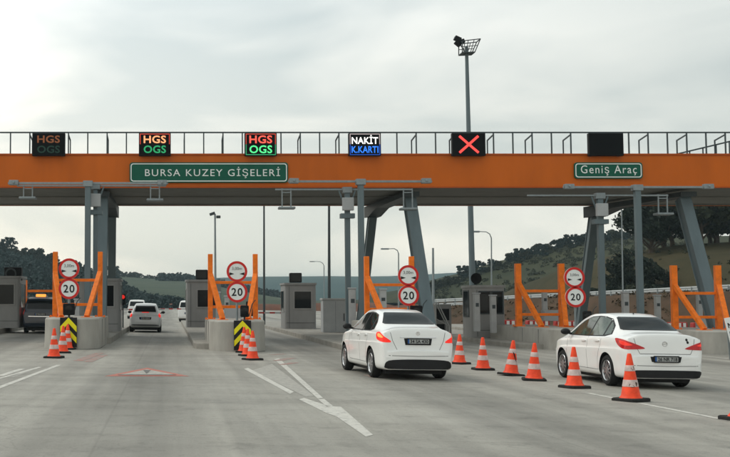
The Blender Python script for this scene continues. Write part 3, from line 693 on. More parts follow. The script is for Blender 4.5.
def road_sign(k, u, v2, v1, du=0):
    Y = NOSE[k][0] + .55; p = at(u, v2, Y); x = p.x; z0 = gz(IS[k]) + NOSE[k][2] - .01
    o = thing('road_sign', f'pole with round width limit and 20 signs at the {SHORT[k]} orange frame', 'road sign', (x, Y, z0), group='round sign pairs')
    h2 = p.z - z0; h1 = at(u, v1, Y).z - z0; r_ = .375 * (1 if k != 'D' else 1.12)
    MB().tube([(0, .07, 0), (0, .07, h1 + .3)], .045, 12).build('pole', M_GALV, o, smooth=40)
    for h, kind, dx in ((h2, 'speed', 0), (h1, 'width', (du))):
        T_ = Matrix.Translation((dx, 0, h)) @ Matrix.Rotation(R(90), 4, 'X')
        d = MB(); d.lathe([(r_, -.02), (r_, .015)], 40, T_); dp = d.build('sign_disc', M_SIGNW, o, smooth=40)
        q = MB(); n = 40
        oc = [(dx + r_ * math.cos(2 * math.pi * i / n), h + r_ * math.sin(2 * math.pi * i / n)) for i in range(n)]
        ic = [(dx + r_ * .77 * math.cos(2 * math.pi * i / n), h + r_ * .77 * math.sin(2 * math.pi * i / n)) for i in range(n)]
        ring_prism(q, oc, ic, -.021, -.0152); q.build('red_ring', M_SIGNR, dp)
        if kind == 'speed': text('20', .40, .29, 'numerals', M_LETTER, dp, (dx, -.0155, h), .005, 1.15, .018)
        else:
            text('3,00m', .36, .13, 'lettering', M_LETGREY, dp, (dx, -.0155, h + .10), .005, 1.0, .01)
            for s_ in (-1, 1): MB().prism([(dx + s_ * .27, h - .14), (dx + s_ * .27, h - .03), (dx + s_ * .09, h - .085)], -.0205, -.0155).build('arrowhead', M_LETTER, dp)
road_sign('A', 69, 288.7, 268.7); road_sign('B', 237, 292, 271.5); road_sign('C', 408.5, 295.5, 275.5); road_sign('D', 575.5, 297, 277.5, -.03)
def chevron(k, u, v0=318.5, v1=347.5):
    Y = NOSE[k][0] - .06; a, b = at(u - 8.6, v1, Y), at(u + 8.6, v0, Y); w_ = b.x - a.x; h_ = b.z - a.z
    o = thing('chevron_board', f'black and yellow chevron board on the nose of the {WHERE[k]}', 'chevron board', ((a.x + b.x) / 2, Y + .0, a.z), group='chevron boards')
    MB().box(-w_ / 2, w_ / 2, -.03, .02, 0, h_).build('board', M_LETTER, o, bevel=.004)
    q = MB(); hh = h_ * .30; t_ = h_ * .20
    for z0 in (h_ * .12 + .0, h_ * .50):
        for s_ in (-1, 1):
            zpk = z0 + hh
            q.prism([(0, zpk), (0, zpk + t_), (s_ * (w_ / 2 - .012), z0 + t_), (s_ * (w_ / 2 - .012), z0)][::s_], -.036, -.0302)
    q.build('chevron_stripes', M_YEL, o)
chevron('A', 68.5, 317.5, 347); chevron('B', 242.5, 320.5, 350); chevron('C', 410)
def flasher(k, u, v, w_=.42):
    Y = NOSE[k][0] + .42; p = at(u, v, Y); z0 = gz(IS[k]) + NOSE[k][2]
    o = thing('warning_lamp', f'black warning lamp housing under the round signs of the {WHERE[k]}', 'lamp', (p.x, Y, z0), group='black warning lamps')
    h = p.z - z0; MB().box(-w_ / 2, w_ / 2, -.12, .10, h - .22, h + .2).build('housing', M_BLACK, o, bevel=.04)
    m = MB(); m.tube([(0, 0, 0), (0, 0, h - .2)], .035, 8); m.box(-.14, .14, -.1, .1, 0, .03); m.build('stand', M_DKSTEEL, o)
    MB().lathe([(.15, -.02), (.13, .012), (0, .02)], 20, Matrix.Translation((0, -.12, h)) @ Matrix.Rotation(R(90), 4, 'X')).build('lens', M_GLASSD, o, smooth=30)
    m = MB(); m.tube([(.16, .02, h - .2), (.28, .03, h + .25), (.40, .0, h + .40)], .018, 6); m.build('cable_arm', M_DKSTEEL, o)
flasher('A', 69, 309); flasher('B', 244.5, 311, .3); flasher('C', 416, 311); flasher('D', 587, 316, .32)
x = at(40, 290, 66).x; o = thing('guard_frame', 'distant orange guard frame rising behind the dark van', 'guard frame', (x, 66, gz(x) + .7), group='orange guard frames')
for s_ in (-1, 1): MB().box(s_ * .87 - .10, s_ * .87 + .10, -.10, .10, -.2, 2.2).build('post', M_ORANGE2, o, bevel=.012)
for zz in (.55, 1.55): MB().box(-.75, .75, -.05, .05, zz - .07, zz + .07).build('crossbar', M_ORANGE2, o, bevel=.01)
MB().box(-1.1, 1.1, -.6, .6, -.7, -.2).build('footing', M_CONC, o, bevel=.03)
# ------------------------------------------------------------------ booths and lane equipment
def booth(k, x, Y, w_, d_, h_, label, topx=None, dark=False):
    z = gz(IS[k]) + .24; M_ = M_BOOTH2 if dark else M_BOOTH
    o = thing('toll_booth', label, 'toll booth', (x, Y, z))
    body = MB(); body.prism(rrect(w_, h_, .02, 2), 0, 1)
    pl = rrect(w_, d_, .16, 5); n = len(pl); b = MB()
    b.add([(a, c, zz) for zz in (0, h_) for a, c in pl], [tuple(range(n)), tuple(range(2 * n - 1, n - 1, -1))] + [(i, (i + 1) % n, (i + 1) % n + n, i + n) for i in range(n)])
    b.build('booth_shell', M_, o, smooth=35)
    pl = rrect(w_ + .12, d_ + .12, .2, 5); b = MB()
    b.add([(a, c, zz) for zz in (h_, h_ + .12) for a, c in pl], [tuple(range(n)), tuple(range(2 * n - 1, n - 1, -1))] + [(i, (i + 1) % n, (i + 1) % n + n, i + n) for i in range(n)])
    b.build('roof', M_, o, smooth=35)
    def win(x0, x1, z0, z1, side=None):
        f_ = MB(); fr = [(x0 - .06, z0 - .06), (x1 + .06, z0 - .06), (x1 + .06, z1 + .06), (x0 - .06, z1 + .06)]; inn = [(x0, z0), (x1, z0), (x1, z1), (x0, z1)]
        T_ = Matrix.Translation((0, -d_ / 2, 0)) if side is None else Matrix.Translation((side * w_ / 2, 0, 0)) @ Matrix.Rotation(R(90 * side), 4, 'Z')
        ring_prism(f_, fr, inn, -.03, .03, T_); fo = f_.build('window_frame', M_DKSTEEL if dark else M_BOOTH2, o)
        g_ = MB(); g_.prism(inn, -.008, .02, T_); g_.build('pane', M_GLASSD, fo)
    if not dark: win(-.36, w_ / 2 - .30, 1.22, 2.22)
    else: win(-.42, .06, 1.2, 2.2); win(.2, w_ / 2 - .14, 1.2, 2.2)
    for s_ in (-1, 1): win(-d_ / 2 + .4, d_ / 2 - .5, 1.05, 2.25, s_)
    q = MB(); q.box(-w_ / 2 + .08, w_ / 2 - .08, -d_ / 2 - .012, -d_ / 2 + .01, .35, .37); q.box(-w_ / 2 + .25, -w_ / 2 + .27, -d_ / 2 - .012, -d_ / 2 + .01, .05, h_ - .1); q.build('panel_joint', M_DKSTEEL, o)
    if topx is not None:
        q = MB(); q.box(topx - .36, topx + .36, -d_ / 2 + .15, -d_ / 2 + .65, h_ + .14, h_ + .72); q.build('roof_lamp_housing', M_BLACK, o, bevel=.05)
        q = MB(); q.box(topx - .30, topx + .30, -d_ / 2 + .135, -d_ / 2 + .152, h_ + .2, h_ + .66); q.build('lamp_screen', M_GLASSD, o)
    return o
booth('Z', at(4, 300, 58).x, 58, 2.0, 2.6, 2.55, 'grey toll booth with a round black fan unit on top at the left edge')
booth('A', at(101, 300, 54.9).x, 54.9, 1.98, 2.4, 2.45, 'grey toll booth behind the left orange frame beside the silver car')
booth('B', at(203, 300, 67).x, 67, 2.05, 2.6, 2.72, 'grey toll booth partly behind the second orange frame', -.1)
booth('C', at(298, 300, 67).x, 67, 1.86, 2.6, 2.62, 'grey toll booth with a wide dark window left of the white saloon', -.25)
booth('D', 15.45, 54.4, 1.62, 1.8, 2.42, 'dark grey toll booth behind the row of cones with two white posts', dark=True)
p = at(12, 274, 57.2); o = thing('fan_unit', 'round black fan unit on the roof of the far left toll booth', 'fan', (p.x, 57.2, p.z - .35))
MB().box(-.4, .5, -.1, .4, -.0, .7).build('casing', M_BLACK, o, bevel=.05)
m = MB(); ring_prism(m, [(-.05 + .3 * math.cos(a * .314), .36 + .3 * math.sin(a * .314)) for a in range(20)], [(-.05 + .22 * math.cos(a * .314), .36 + .22 * math.sin(a * .314)) for a in range(20)], -.14, -.098); m.build('fan_ring', M_DKSTEEL, o)
p = at(475, 281, 54); o = thing('siren_horn', 'round black horn on the roof of the dark grey toll booth', 'horn', (p.x, 54, gz(14.5) + .24 + 2.54))
MB().lathe([(.05, -.25), (.10, -.1), (.2, .1), (.27, .22), (.20, .2), (0, .1)], 20, Matrix.Translation((0, 0, .3)) @ Matrix.Rotation(R(90), 4, 'X')).build('horn_bell', M_BLACK, o, smooth=40)
MB().box(-.05, .05, -.05, .05, 0, .3).build('bracket', M_BLACK, o)
def column(u, v0, v1, Y, w_, label, cab=False, group=None):
    a = at(u, v1, Y); top = at(u, v0, Y)
    o = thing('reader_column', label, 'post', (a.x, Y, a.z), group=group); h = top.z - a.z
    MB().box(-w_ / 2, w_ / 2, -w_ / 2, w_ / 2, 0, h).build('post', M_WHITE, o, bevel=.02)
    MB().box(-w_ / 2 - .03, w_ / 2 + .03, -w_ / 2 - .03, w_ / 2 + .03, h, h + .06).build('cap', M_CAB, o, bevel=.01)
    MB().box(-w_ * .28, w_ * .28, -w_ / 2 - .012, -w_ / 2 + .001, h * .66, h * .76).build('reader_panel', M_DKSTEEL, o)
    if cab: MB().box(-.1, .62, -.2, .25, 0, .5).build('base_cabinet', M_CAB, o, bevel=.02)
    return o
column(477, 294, 331.5, 52, .26, 'white reader post in front of the left window of the dark booth')
column(493.5, 296, 333, 52, .26, 'white reader post in front of the right window of the dark booth')
column(545, 291, 321, 52, .22, 'white post with a grey base cabinet inside the orange frame behind the right saloon', True)
column(519.5, 298, 321, 52, .2, 'thin white post behind the left orange upright of that frame')
column(700, 292, 327, 52, .22, 'white post with a grey base cabinet inside the rightmost orange frame', True)
column(658, 296, 326, 52, .24, 'pale post just left of the rightmost orange frame')
column(626, 293, 330, 48.4, .26, 'pale post between the two right antenna poles')
column(352.5, 289, 330, 46.6, .28, 'white post beside the middle camera pole')
column(383, 290, 322, 46.4, .28, 'white post inside the middle orange frame')
column(227, 297, 320, 46.2, .2, 'grey post with a base cabinet inside the second orange frame', True)
column(218, 293, 320, 46.6, .18, 'thin pale post behind the left brace of the second frame')
column(77, 300, 318, 46.2, .22, 'pale post inside the left orange frame')
p = at(334.5, 329, 58.6); o = thing('equipment_cabinet', 'pale grey equipment cabinet with a white top left of the camera pole', 'cabinet', (p.x, 58.6, gz(8.5) + .24))
MB().box(-.66, .66, -.45, .45, 0, 1.68).build('cabinet_body', M_CAB, o, bevel=.02); MB().box(-.7, .7, -.5, .5, 1.68, 1.80).build('lid', M_WHITE, o, bevel=.02)
q = MB(); q.box(.42, .46, -.475, -.45, .6, 1.0); q.build('handle', M_BLACK, o)
q = MB(); q.box(-.005, .005, -.455, -.449, .08, 1.62); q.build('door_joint', M_DKSTEEL, o)
p = at(443, 325, 58); o = thing('stair_housing', 'grey stair housing with white handrails between the slanting leg and the dark booth', 'stair housing', (p.x, 58, gz(11) + .02))
MB().box(-.42, .48, .1, 1.6, 0, 1.75).build('housing', M_BOOTH, o, bevel=.03)
q = MB()
for y in (-.5, .0): q.tube([(-.5, y, 0), (-.5, y, 1.75), (-.38, y, 1.85), (.2, y, .62), (.2, y, 0)], .035, 8)
for zz in (.5, 1.0): q.tube([(-.5, -.5, zz), (.2, -.5, zz * .6)], .02, 6)
q.build('handrail', M_WHITE, o, smooth=40)
q = MB(); q.box(-.3, .35, .07, .102, .9, 1.5); q.box(-.3, .1, .07, .102, .25, .7); q.build('vent', M_BLACK, o)
# lane signal and booms
def signal(u, v, Y, label, lit):
    p = at(u, v, Y); o = thing('lane_signal', label, 'signal', (p.x, Y, gz(p.x) + .24)); h = p.z - gz(p.x) - .24
    MB().tube([(0, 0, 0), (0, 0, h)], .04, 8).build('pole', M_DKSTEEL, o, smooth=40)
    MB().box(-.16, .16, -.12, .1, h - .3, h + .32).build('housing', M_BLACK, o, bevel=.03)
    for zz, m_ in ((.14, lit), (-.14, M_GLASSD)): MB().lathe([(.11, 0), (.09, .02), (0, .03)], 16, Matrix.Translation((0, -.12, h + zz)) @ Matrix.Rotation(R(90), 4, 'X')).build('lens', m_, o, smooth=40)
signal(123, 299.5, 61, 'small black lane signal with a lit red lamp beside the left booth', M_TAILLIT)
signal(250, 309, 46, 'small black lane signal behind the second orange frame', M_GLASSD)
M_BOOMR = mat('boom_red', (.36, .03, .025), .5)
def boom(x0, x1, Y, z, label, low=False):
    o = thing('barrier_gate', label, 'barrier gate', (x0, Y, gz(x0) + .2))
    MB().box(-.2, .2, -.2, .2, 0, z + .1).build('gate_cabinet', M_BOOMR, o, bevel=.02)
    n = 10; L_ = x1 - x0; q = MB()
    for i in range(n): q.box(L_ * i / n, L_ * (i + 1) / n, -.27, -.21, z - .05, z + .05, mi=i % 2)
    q.build('boom_arm', [M_BOOMR, M_WHITE], o)
boom(-4.2, -.4, 72, .95, 'red and white boom gate lowered beyond the silver car')
boom(1.6, -2.2 + .4, 92, .95, 'dark red boom gate lowered far behind the silver car')
boom(8.0, 4.6, 70, .95, 'red and white boom gate beside the booth left of the white saloon')
# red and white plastic barriers along the right verge
for i in range(9):
    x = 18.3 + i * 1.75; Y = 65 + .25 * i
    o = thing('plastic_barrier', 'low red plastic road barrier with white patches behind the orange frames', 'road barrier', (x, Y, gz(x) + .001), (0, 0, R(8)), 'red and white plastic barriers')
    MB().prism([(-.75, 0), (.75, 0), (.75, .25), (.68, .95), (-.68, .95), (-.75, .25)], -.2, .2).build('barrier_body', M_BOOMR, o, bevel=.05)
    q = MB()
    for s_ in (-.48, -.16, .16, .48): q.box(s_ - .09, s_ + .09, -.206, -.17, .66, .90)
    q.build('white_patch', M_SIGNW, o)
# guardrail on the bank
A_, B_ = at(432, 301, 110), at(780, 284.5, 72)
o = thing('guardrail', 'long galvanised guardrail on the brown bank beyond the right islands', 'guardrail', (A_.x, A_.y, A_.z - .7))
q = MB(); dv = (B_ - A_)
prof = [(.16, 0), (.10, -.05), (.05, -.05), (0, 0), (-.05, -.05), (-.10, -.05), (-.16, 0)]
for zoff in (0, -.42):
    vs = []; n = 24
    for i in range(n + 1):
        p = A_ + dv * (i / n)
        vs += [(p.x, p.y + b * 1.5 , p.z + a + zoff) for a, b in prof] + [(p.x, p.y + b * 1.5 + .02, p.z + a + zoff) for a, b in prof]
    m_ = 14
    q.add(vs, [(i * m_ + j, i * m_ + j + 1, (i + 1) * m_ + j + 1, (i + 1) * m_ + j) for i in range(n) for j in (0, 1, 2, 3, 4, 5, 7, 8, 9, 10, 11, 12)])
q.build('rail_beam', mat('guardrail_zinc', (.36, .38, .38), .5, metal=.2), o, True)
for i in range(25):
    p = A_ + dv * ((i + .5) / 25); MB().box(p.x - .07, p.x + .07, p.y + .03, p.y + .17, p.z - 1.5, p.z + .12).build('post', M_GALV, o, True)

# ------------------------------------------------------------------ lamps
def pole_pts(u0, v0, u1, v1, Y): return at(u0, v0, Y), at(u1, v1, Y)
Y = 72; top = at(466.5, 47, Y); o = thing('floodlight_mast', 'tall grey floodlight mast with a service basket behind the gantry', 'mast', (at(473, 300, Y).x, Y, gz(19.8)))
L0 = o.location
xx = top.x - L0.x; H_ = top.z - L0.z
MB().tube([(0, 0, 0), (xx * .5, 0, H_ * .5), (xx, 0, H_)], [.22, .17, .11], 14).build('mast_pole', M_STEEL, o, smooth=40)
q = MB(); s0 = F / Y
def bx_(u, v): p_ = at(u, v, Y) - L0; return p_
c = [bx_(460.5, 54), bx_(473, 53.5), bx_(478.5, 40.5), bx_(460.5, 42.5)]
for yo in (-.45, .45):
    pts = [p_ + Vector((0, yo, 0)) for p_ in c]
    for i in range(4): q.bar(pts[i], pts[(i + 1) % 4], .055, .055)
    for t in (.33, .66): q.bar(pts[0].lerp(pts[1], t), pts[3].lerp(pts[2], t), .04, .04)
    q.bar(pts[0].lerp(pts[3], .5), pts[1].lerp(pts[2], .5), .04, .04)
for p_ in c: q.bar(p_ + Vector((0, -.45, 0)), p_ + Vector((0, .45, 0)), .055, .055)
fl = [c[0], c[1]]; q.add([fl[0] + Vector((0, -.45, 0)), fl[1] + Vector((0, -.45, 0)), fl[1] + Vector((0, .45, 0)), fl[0] + Vector((0, .45, 0))], [(0, 1, 2, 3)])
q.build('service_basket', M_DKSTEEL, o)
for u, v, a in ((457.5, 39, 25), (461, 42, -20), (458, 43.5, 40)):
    p_ = bx_(u, v); MB().box(-.22, .22, -.2, .2, -.14, .14, Matrix.Translation(p_) @ Matrix.Rotation(R(a), 4, 'Y')).build('floodlight', M_BLACK, o, bevel=.03)
q = MB(); q.bar(bx_(458.5, 41.5), bx_(465, 52), .06, .06); q.build('lamp_arm', M_DKSTEEL, o)
def lamp_post(u, vt, vb, Y, label, arm=None, head=False, r_=.06, m_=None, ub=None):
    b = at(ub if ub else u, vb, Y); t = at(u, vt, Y); o = thing('lamp_post', label, 'lamp post', (b.x, Y, gz(b.x) if Y < 250 else -1.4)); L0 = o.location
    t = t - L0; m_ = m_ or M_GALV
    if arm:
        q = at(arm[0], arm[1], Y) - L0; ml = t + (q - t) * .4 + Vector((0, 0, abs(q.x - t.x) * .14))
        MB().tube([(0, 0, 0), (t.x * .6, 0, t.z * .6), t - Vector((0, 0, .25)), t + (ml - t) * .3, ml, q], [r_ * 1.3, r_, r_ * .8, r_ * .7, r_ * .6, r_ * .5], 8).build('post', m_, o, smooth=50)
        d = 1 if q.x > t.x else -1
        MB().box(-.38, .38, -.13, .13, -.08, .06, Matrix.Translation(q + Vector((d * .3, 0, 0)))).build('lamp_head', m_, o, bevel=.03)
    else:
        MB().tube([(0, 0, 0), (t.x * .5, 0, t.z * .5), t], [r_ * 1.3, r_, r_ * .8], 8).build('post', m_, o, smooth=50)
        if head:
            MB().box(-.35, .1, -.16, .16, -.1, .12, Matrix.Translation(t + Vector((-.1, 0, .05))) @ Matrix.Rotation(R(-20), 4, 'Y')).build('lamp_head', M_DKSTEEL, o, bevel=.03)
            MB().box(-.05, .3, -.16, .16, -.1, .12, Matrix.Translation(t + Vector((.15, 0, -.25)))).build('lamp_head', M_DKSTEEL, o, bevel=.03)
    return o
lamp_post(215, 214, 300, 90, 'slim mast with two floodlight heads above the second island', head=True, r_=.09, ub=215.5)
lamp_post(264, 180, 300, 78, 'thin dark mast rising behind the gantry left of the booth with wide window', r_=.07, m_=M_DKSTEEL)
lamp_post(329, 178, 300, 74, 'thin dark mast rising behind the gantry above the grey cabinet', r_=.09, m_=M_DKSTEEL)
lamp_post(398.5, 251, 300, 105, 'curved arm street lamp left of the slanting middle leg', arm=(388, 248.8), r_=.07)
lamp_post(324, 264, 300, 170, 'faint distant street lamp with an arm left of the grey cabinet', arm=(314, 261.5), r_=.08)
lamp_post(433, 248, 300, 95, 'thick plain grey post right of the slanting middle leg', r_=.11)
lamp_post(491.3, 235, 300, 88, 'curved arm street lamp right of the floodlight mast', arm=(478.5, 231.5), r_=.06)
lamp_post(621.5, 206, 292, 84, 'slim street lamp between the two right antenna poles', arm=(618.5, 206.5), r_=.055, ub=622.5)

# ------------------------------------------------------------------ cones
def make_cone():
    o = thing('traffic_cone', 'x', 'traffic cone', group='orange traffic cones')
    mb = MB(); pl = rrect(.54, .54, .09, 4); n = len(pl); s2 = [(a * .93, b * .93) for a, b in pl]
    vs = [(a, b, .0) for a, b in pl] + [(a, b, .045) for a, b in pl] + [(a, b, .06) for a, b in s2]
    mb.add(vs, [tuple(range(n - 1, -1, -1)), tuple(range(2 * n, 3 * n))] + [(j * n + i, j * n + (i + 1) % n, (j + 1) * n + (i + 1) % n, (j + 1) * n + i) for j in range(2) for i in range(n)])
    mb.build('base', M_RUBBER, o)
    r = lambda z: .178 - (.178 - .036) * (z - .06) / .83
    H_ = .89
    mb = MB(); mb.lathe([(r(.06) + .03, .058), (r(.06) + .012, .085), (r(.1), .11), (r(.5), .5), (r(.85), .85), (.033, H_ - .005), (.025, H_), (.02, H_ - .02)], 28); mb.build('cone_body', M_CONE, o, smooth=50)
    for z0, z1 in ((.27, .40), (.56, .67)): MB().lathe([(r(z0) + .001, z0), (r(z0) + .005, z0 + .004), (r(z1) + .005, z1 - .004), (r(z1) + .001, z1)], 28).build('reflective_sleeve', M_CONEW, o, smooth=50)
    return o
cone0 = make_cone()
CONES = [(459.5, 365, 'orange traffic cone beside the rear of the left saloon, farthest of the long row'), (483, 371, 'orange cone second from the left saloon in the long row'),
         (511, 376.5, 'orange cone with a dark scuff in its sleeve, third from the left saloon'), (534, 381.5, 'orange cone just left of the front wheel of the right saloon'),
         (574.5, 389, 'orange cone standing before the side of the right saloon'), (631, 402, 'largest orange cone behind the rear of the right saloon'),
         (742, 421.5, 'orange cone cut off by the right edge with only its black foot in view'),
         (54, 359, 'front orange cone of three at the left chevron board'), (62.5, 354, 'middle orange cone of three at the left chevron board'), (67.5, 350.5, 'rear orange cone of three at the left chevron board'),
         (252.5, 361, 'front orange cone of three at the second chevron board'), (247.5, 357, 'middle orange cone of three at the second chevron board'), (243.5, 353.5, 'rear orange cone of three at the second chevron board')]
for i, (u, v, lb) in enumerate(CONES):
    o = cone0 if i == 0 else copy_tree(cone0); p = gp(u, v - 1.0)
    o.location = (p.x, p.y, gz(p.x) + .001); o.rotation_euler = (random.uniform(-.02, .02), math.atan(FALL) + random.uniform(-.02, .02), R(random.choice((0, 12, -15, 30, 45, 8)) + random.uniform(-8, 8)))
    o['label'] = lb
    if i == 2:
        q = MB(); q.add([(-.10, -.152, .60), (-.02, -.153, .56), (.06, -.165, .34), (.01, -.178, .38), (-.05, -.165, .50)], [(0, 1, 2, 3, 4)])
        for v_ in q.v:
            a = math.atan2(v_.y, v_.x); rr = .178 - .142 * (v_.z - .06) / .83 + .010; v_.x, v_.y = rr * math.cos(a), rr * math.sin(a)
        q.build('scuff', M_LETTER, o)
        o.rotation_euler.y += .09
    if i == 5:
        for pts in ([(-.09, .33), (-.02, .30), (.0, .27), (-.06, .26), (-.11, .29)], [(.02, .36), (.07, .35), (.06, .30), (.03, .28)], [(-.03, .62), (.03, .66), (.04, .60), (0, .575)]):
            q = MB(); a0 = -o.rotation_euler.z - math.pi / 2 + .15
            for x_, z_ in pts: rr = .178 - .142 * (z_ - .06) / .83 + .008; a = a0 + x_ / rr; q.v.append(Vector((rr * math.cos(a), rr * math.sin(a), z_)))
            q.f.append(list(range(len(pts)))); q.mi.append(0); q.build('scuff', mat('brown_scuff', (.10, .06, .045), .8), o)

# leaning board at the right edge
p = gp(741, 366); p = Vector((p.x, p.y - 0, gz(p.x))); p0 = at(746.5, 352, 38.3)
o = thing('notice_board', 'white leaning notice board with dark letters at the right edge', 'board', (p0.x, 38.3, gz(p0.x)), (R(-6), R(-9), 0))
MB().box(-.42, .42, -.02, .02, .35, 1.55).build('board', M_SIGNW, o, bevel=.01)
for i, wd in enumerate(('NAKİT', 'KART', 'KGS')):
    t = text(wd, .66 if i == 0 else .55, .24, 'lettering', M_LETTER, o, ((-.03 if i == 0 else -.085), -.0205, 1.31 - i * .36), .006, 1.0, .03)
q = MB()
for x in (-.34, .34): q.bar((x, .02, 1.45), (x, .45, 0.02), .05, .05); q.bar((x, 0, .36), (x, -.04, 0.02), .05, .05)
q.build('stand', M_GALV, o)

# ------------------------------------------------------------------ vehicles
def crm(ps, n):
    out_ = []
    for i in range(len(ps) - 1):
        p0, p1, p2, p3 = ps[max(i - 1, 0)], ps[i], ps[i + 1], ps[min(i + 2, len(ps) - 1)]
        for k in range(n):
            t = k / n
            out_.append(tuple(.5 * (2 * p1[j] + (p2[j] - p0[j]) * t + (2 * p0[j] - 5 * p1[j] + 4 * p2[j] - p3[j]) * t * t + (3 * p1[j] - p0[j] - 3 * p2[j] + p3[j]) * t ** 3) for j in (0, 1)))
    out_.append(ps[-1]); return out_
def body_mesh(S):
    zt_, zb_, hw_, tw_, zs_ = (mono(S[k]) for k in ('zt', 'zb', 'hw', 'tw', 'zs'))
    L_ = S['L']; ns = 136; rings = []
    for i in range(ns + 1):
        y = L_ * (.5 - .5 * math.cos(math.pi * i / ns)); zt0, zb0, hw = zt_(y), zb_(y), hw_(y)
        tw = min(tw_(y), hw - .05); zs = min(zs_(y), zt0 - .045); dr = min(S.get('drop', .045), (zt0 - zs) * .6)
        P = [(0, zb0), (hw * .55, zb0), (hw * .86, zb0 + .01), (hw * .965, zb0 + .10), (hw * .985, zb0 + (zs - zb0) * .40), (hw * 1.0, zb0 + (zs - zb0) * .70), (hw * .984, zb0 + (zs - zb0) * .745), (hw * .962, zs - .02)]
        sh = (hw * .925, zs + .012)
        te = (tw, zt0 - dr)
        P += [sh, (sh[0] + (te[0] - sh[0]) * .55 + .012, sh[1] + (te[1] - sh[1]) * .55), te, (tw * .80, zt0 - dr * .38), (tw * .4, zt0 - dr * .08), (0, zt0)]
        h = crm(P, 4)
        rings.append([(x, y, z) for x, z in h] + [(-x, y, z) for x, z in h[-2:0:-1]])
    n = len(rings[0]); mb = MB(); mb.v = [Vector(p) for r_ in rings for p in r_]
    for i in range(ns):
        for k in range(n): mb.f.append([i * n + k, i * n + (k + 1) % n, (i + 1) * n + (k + 1) % n, (i + 1) * n + k]); mb.mi.append(0)
    mb.f.append(list(range(n))); mb.mi.append(0); mb.f.append(list(range((ns + 1) * n - 1, ns * n - 1, -1))); mb.mi.append(0)
    return mb
def decal(bvh, poly, d, eu, off=.004, rim=.012, res=.05, smooth_poly=0):
    if smooth_poly:
        n = len(poly); q = []
        for i in range(n):
            p0, p1, p2, p3 = (poly[(i + j) % n] for j in (-1, 0, 1, 2))
            for k in range(smooth_poly):
                t = k / smooth_poly; a = .45
                q.append(tuple((2*t**3 - 3*t*t + 1) * p1[j] + (t**3 - 2*t*t + t) * a * (p2[j] - p0[j]) + (-2*t**3 + 3*t*t) * p2[j] + (t**3 - t*t) * a * (p3[j] - p1[j]) for j in (0, 1)))
        poly = q
    d = Vector(d).normalized(); eu = Vector(eu).normalized(); ez = Vector((0, 0, 1))
    bm = bmesh.new(); vs = [bm.verts.new((u, 0, z)) for u, z in poly]
    for tri in tessellate_polygon([[Vector((u, z, 0)) for u, z in poly]]):
        try: bm.faces.new([vs[i] for i in tri])
        except ValueError: pass
    us = [p[0] for p in poly]; zs = [p[1] for p in poly]
    def cut(lo, hi, co, no):
        k = lo + res * .5
        while k < hi:
            bmesh.ops.bisect_plane(bm, geom=bm.verts[:] + bm.edges[:] + bm.faces[:], plane_co=co(k), plane_no=no); k += res
    cut(min(us), max(us), lambda k: (k, 0, 0), (1, 0, 0)); cut(min(zs), max(zs), lambda k: (0, 0, k), (0, 0, 1))
    nr = {}
    for v in bm.verts:
        org = eu * v.co.x + ez * v.co.z - d * 6; hit, no, _, _ = bvh.ray_cast(org, d)
        if hit is None: hit, no, _, _ = bvh.find_nearest(eu * v.co.x + ez * v.co.z - d * 1.0)
        if no.dot(d) > 0: no = -no
        nr[v] = no; v.co = hit + no * off
    bm.normal_update()
    bm.faces.ensure_lookup_table()
    if sum((f.normal.dot(d) for f in bm.faces)) > 0: bmesh.ops.reverse_faces(bm, faces=bm.faces[:])
    be = [e for e in bm.edges if e.is_boundary]; vmap = {v: nr[v] for v in bm.verts}
    low = {}
    for e in be:
        for v in e.verts:
            if v not in low: low[v] = bm.verts.new(v.co - vmap[v] * rim)
    for e in be:
        f = e.link_faces[0]; lp = next(l for l in f.loops if l.edge == e); a, b = lp.vert, lp.link_loop_next.vert
        bm.faces.new((b, a, low[a], low[b]))
    mb = MB(); idx = {v: i for i, v in enumerate(bm.verts)}; mb.v = [v.co.copy() for v in bm.verts]
    for f in bm.faces: mb.f.append([idx[v] for v in f.verts]); mb.mi.append(0)
    bm.free(); return mb
def mirror(mb):
    q = MB(); q.v = [Vector((-p.x, p.y, p.z)) for p in mb.v]; q.f = [list(reversed(f)) for f in mb.f]; q.mi = list(mb.mi); return q
def place(mb, name, m, parent, smooth=50):                  # keeps winding (no recalculation for open sheets)
    me = bpy.data.meshes.new(name); me.from_pydata(mb.v, [], mb.f); me.materials.append(m)
    for p in me.polygons: p.use_smooth = True
    me.set_sharp_from_angle(angle=R(smooth))
    o = bpy.data.objects.new(name, me); COL.objects.link(o); o.parent = parent; return o
def make_wheel(parent, x, y, r_, wd, spokes, side):
    T_ = Matrix.Translation((x, y, r_)) @ Matrix.Rotation(R(90) * side, 4, 'Y')       # local +z points outward
    w_ = MB(); h = wd / 2; rr = r_ * .70
    w_.lathe([(rr, -h), (r_ - .03, -h), (r_ - .006, -h + .03), (r_, -h + .06), (r_, h - .06), (r_ - .006, h - .03), (r_ - .03, h), (rr + .02, h + .002), (rr, h - .012), (rr, -h)], 40, T_, caps=False)
    me = bpy.data.meshes.new('wheel')
    wo = w_.build('wheel', M_TYRE, parent, smooth=35)
    q = MB(); q.lathe([(rr + .001, h - .02), (rr - .012, h - .004), (rr - .03, h - .03), (rr - .03, h - .10)], 40, T_, caps=False)
    for k in range(spokes):
        A = T_ @ Matrix.Rotation(2 * math.pi * k / spokes, 4, 'Z'); q.box(.03, rr - .02, -.019, .019, h - .05, h - .018, A)
    q.lathe([(.075, h - .05), (.07, h - .012), (.0, h - .008)], 20, T_); q.build('rim', M_RIM, wo, smooth=35)
    q = MB(); q.lathe([(rr - .028, h - .11), (0, h - .11)], 30, T_, caps=False); q.build('brake_disc', M_TRIM, wo)
    return wo
LEFT = ((1, 0, 0), (0, 1, 0)); REAR = ((0, 1, 0), (1, 0, 0)); FRONT = ((0, -1, 0), (1, 0, 0))
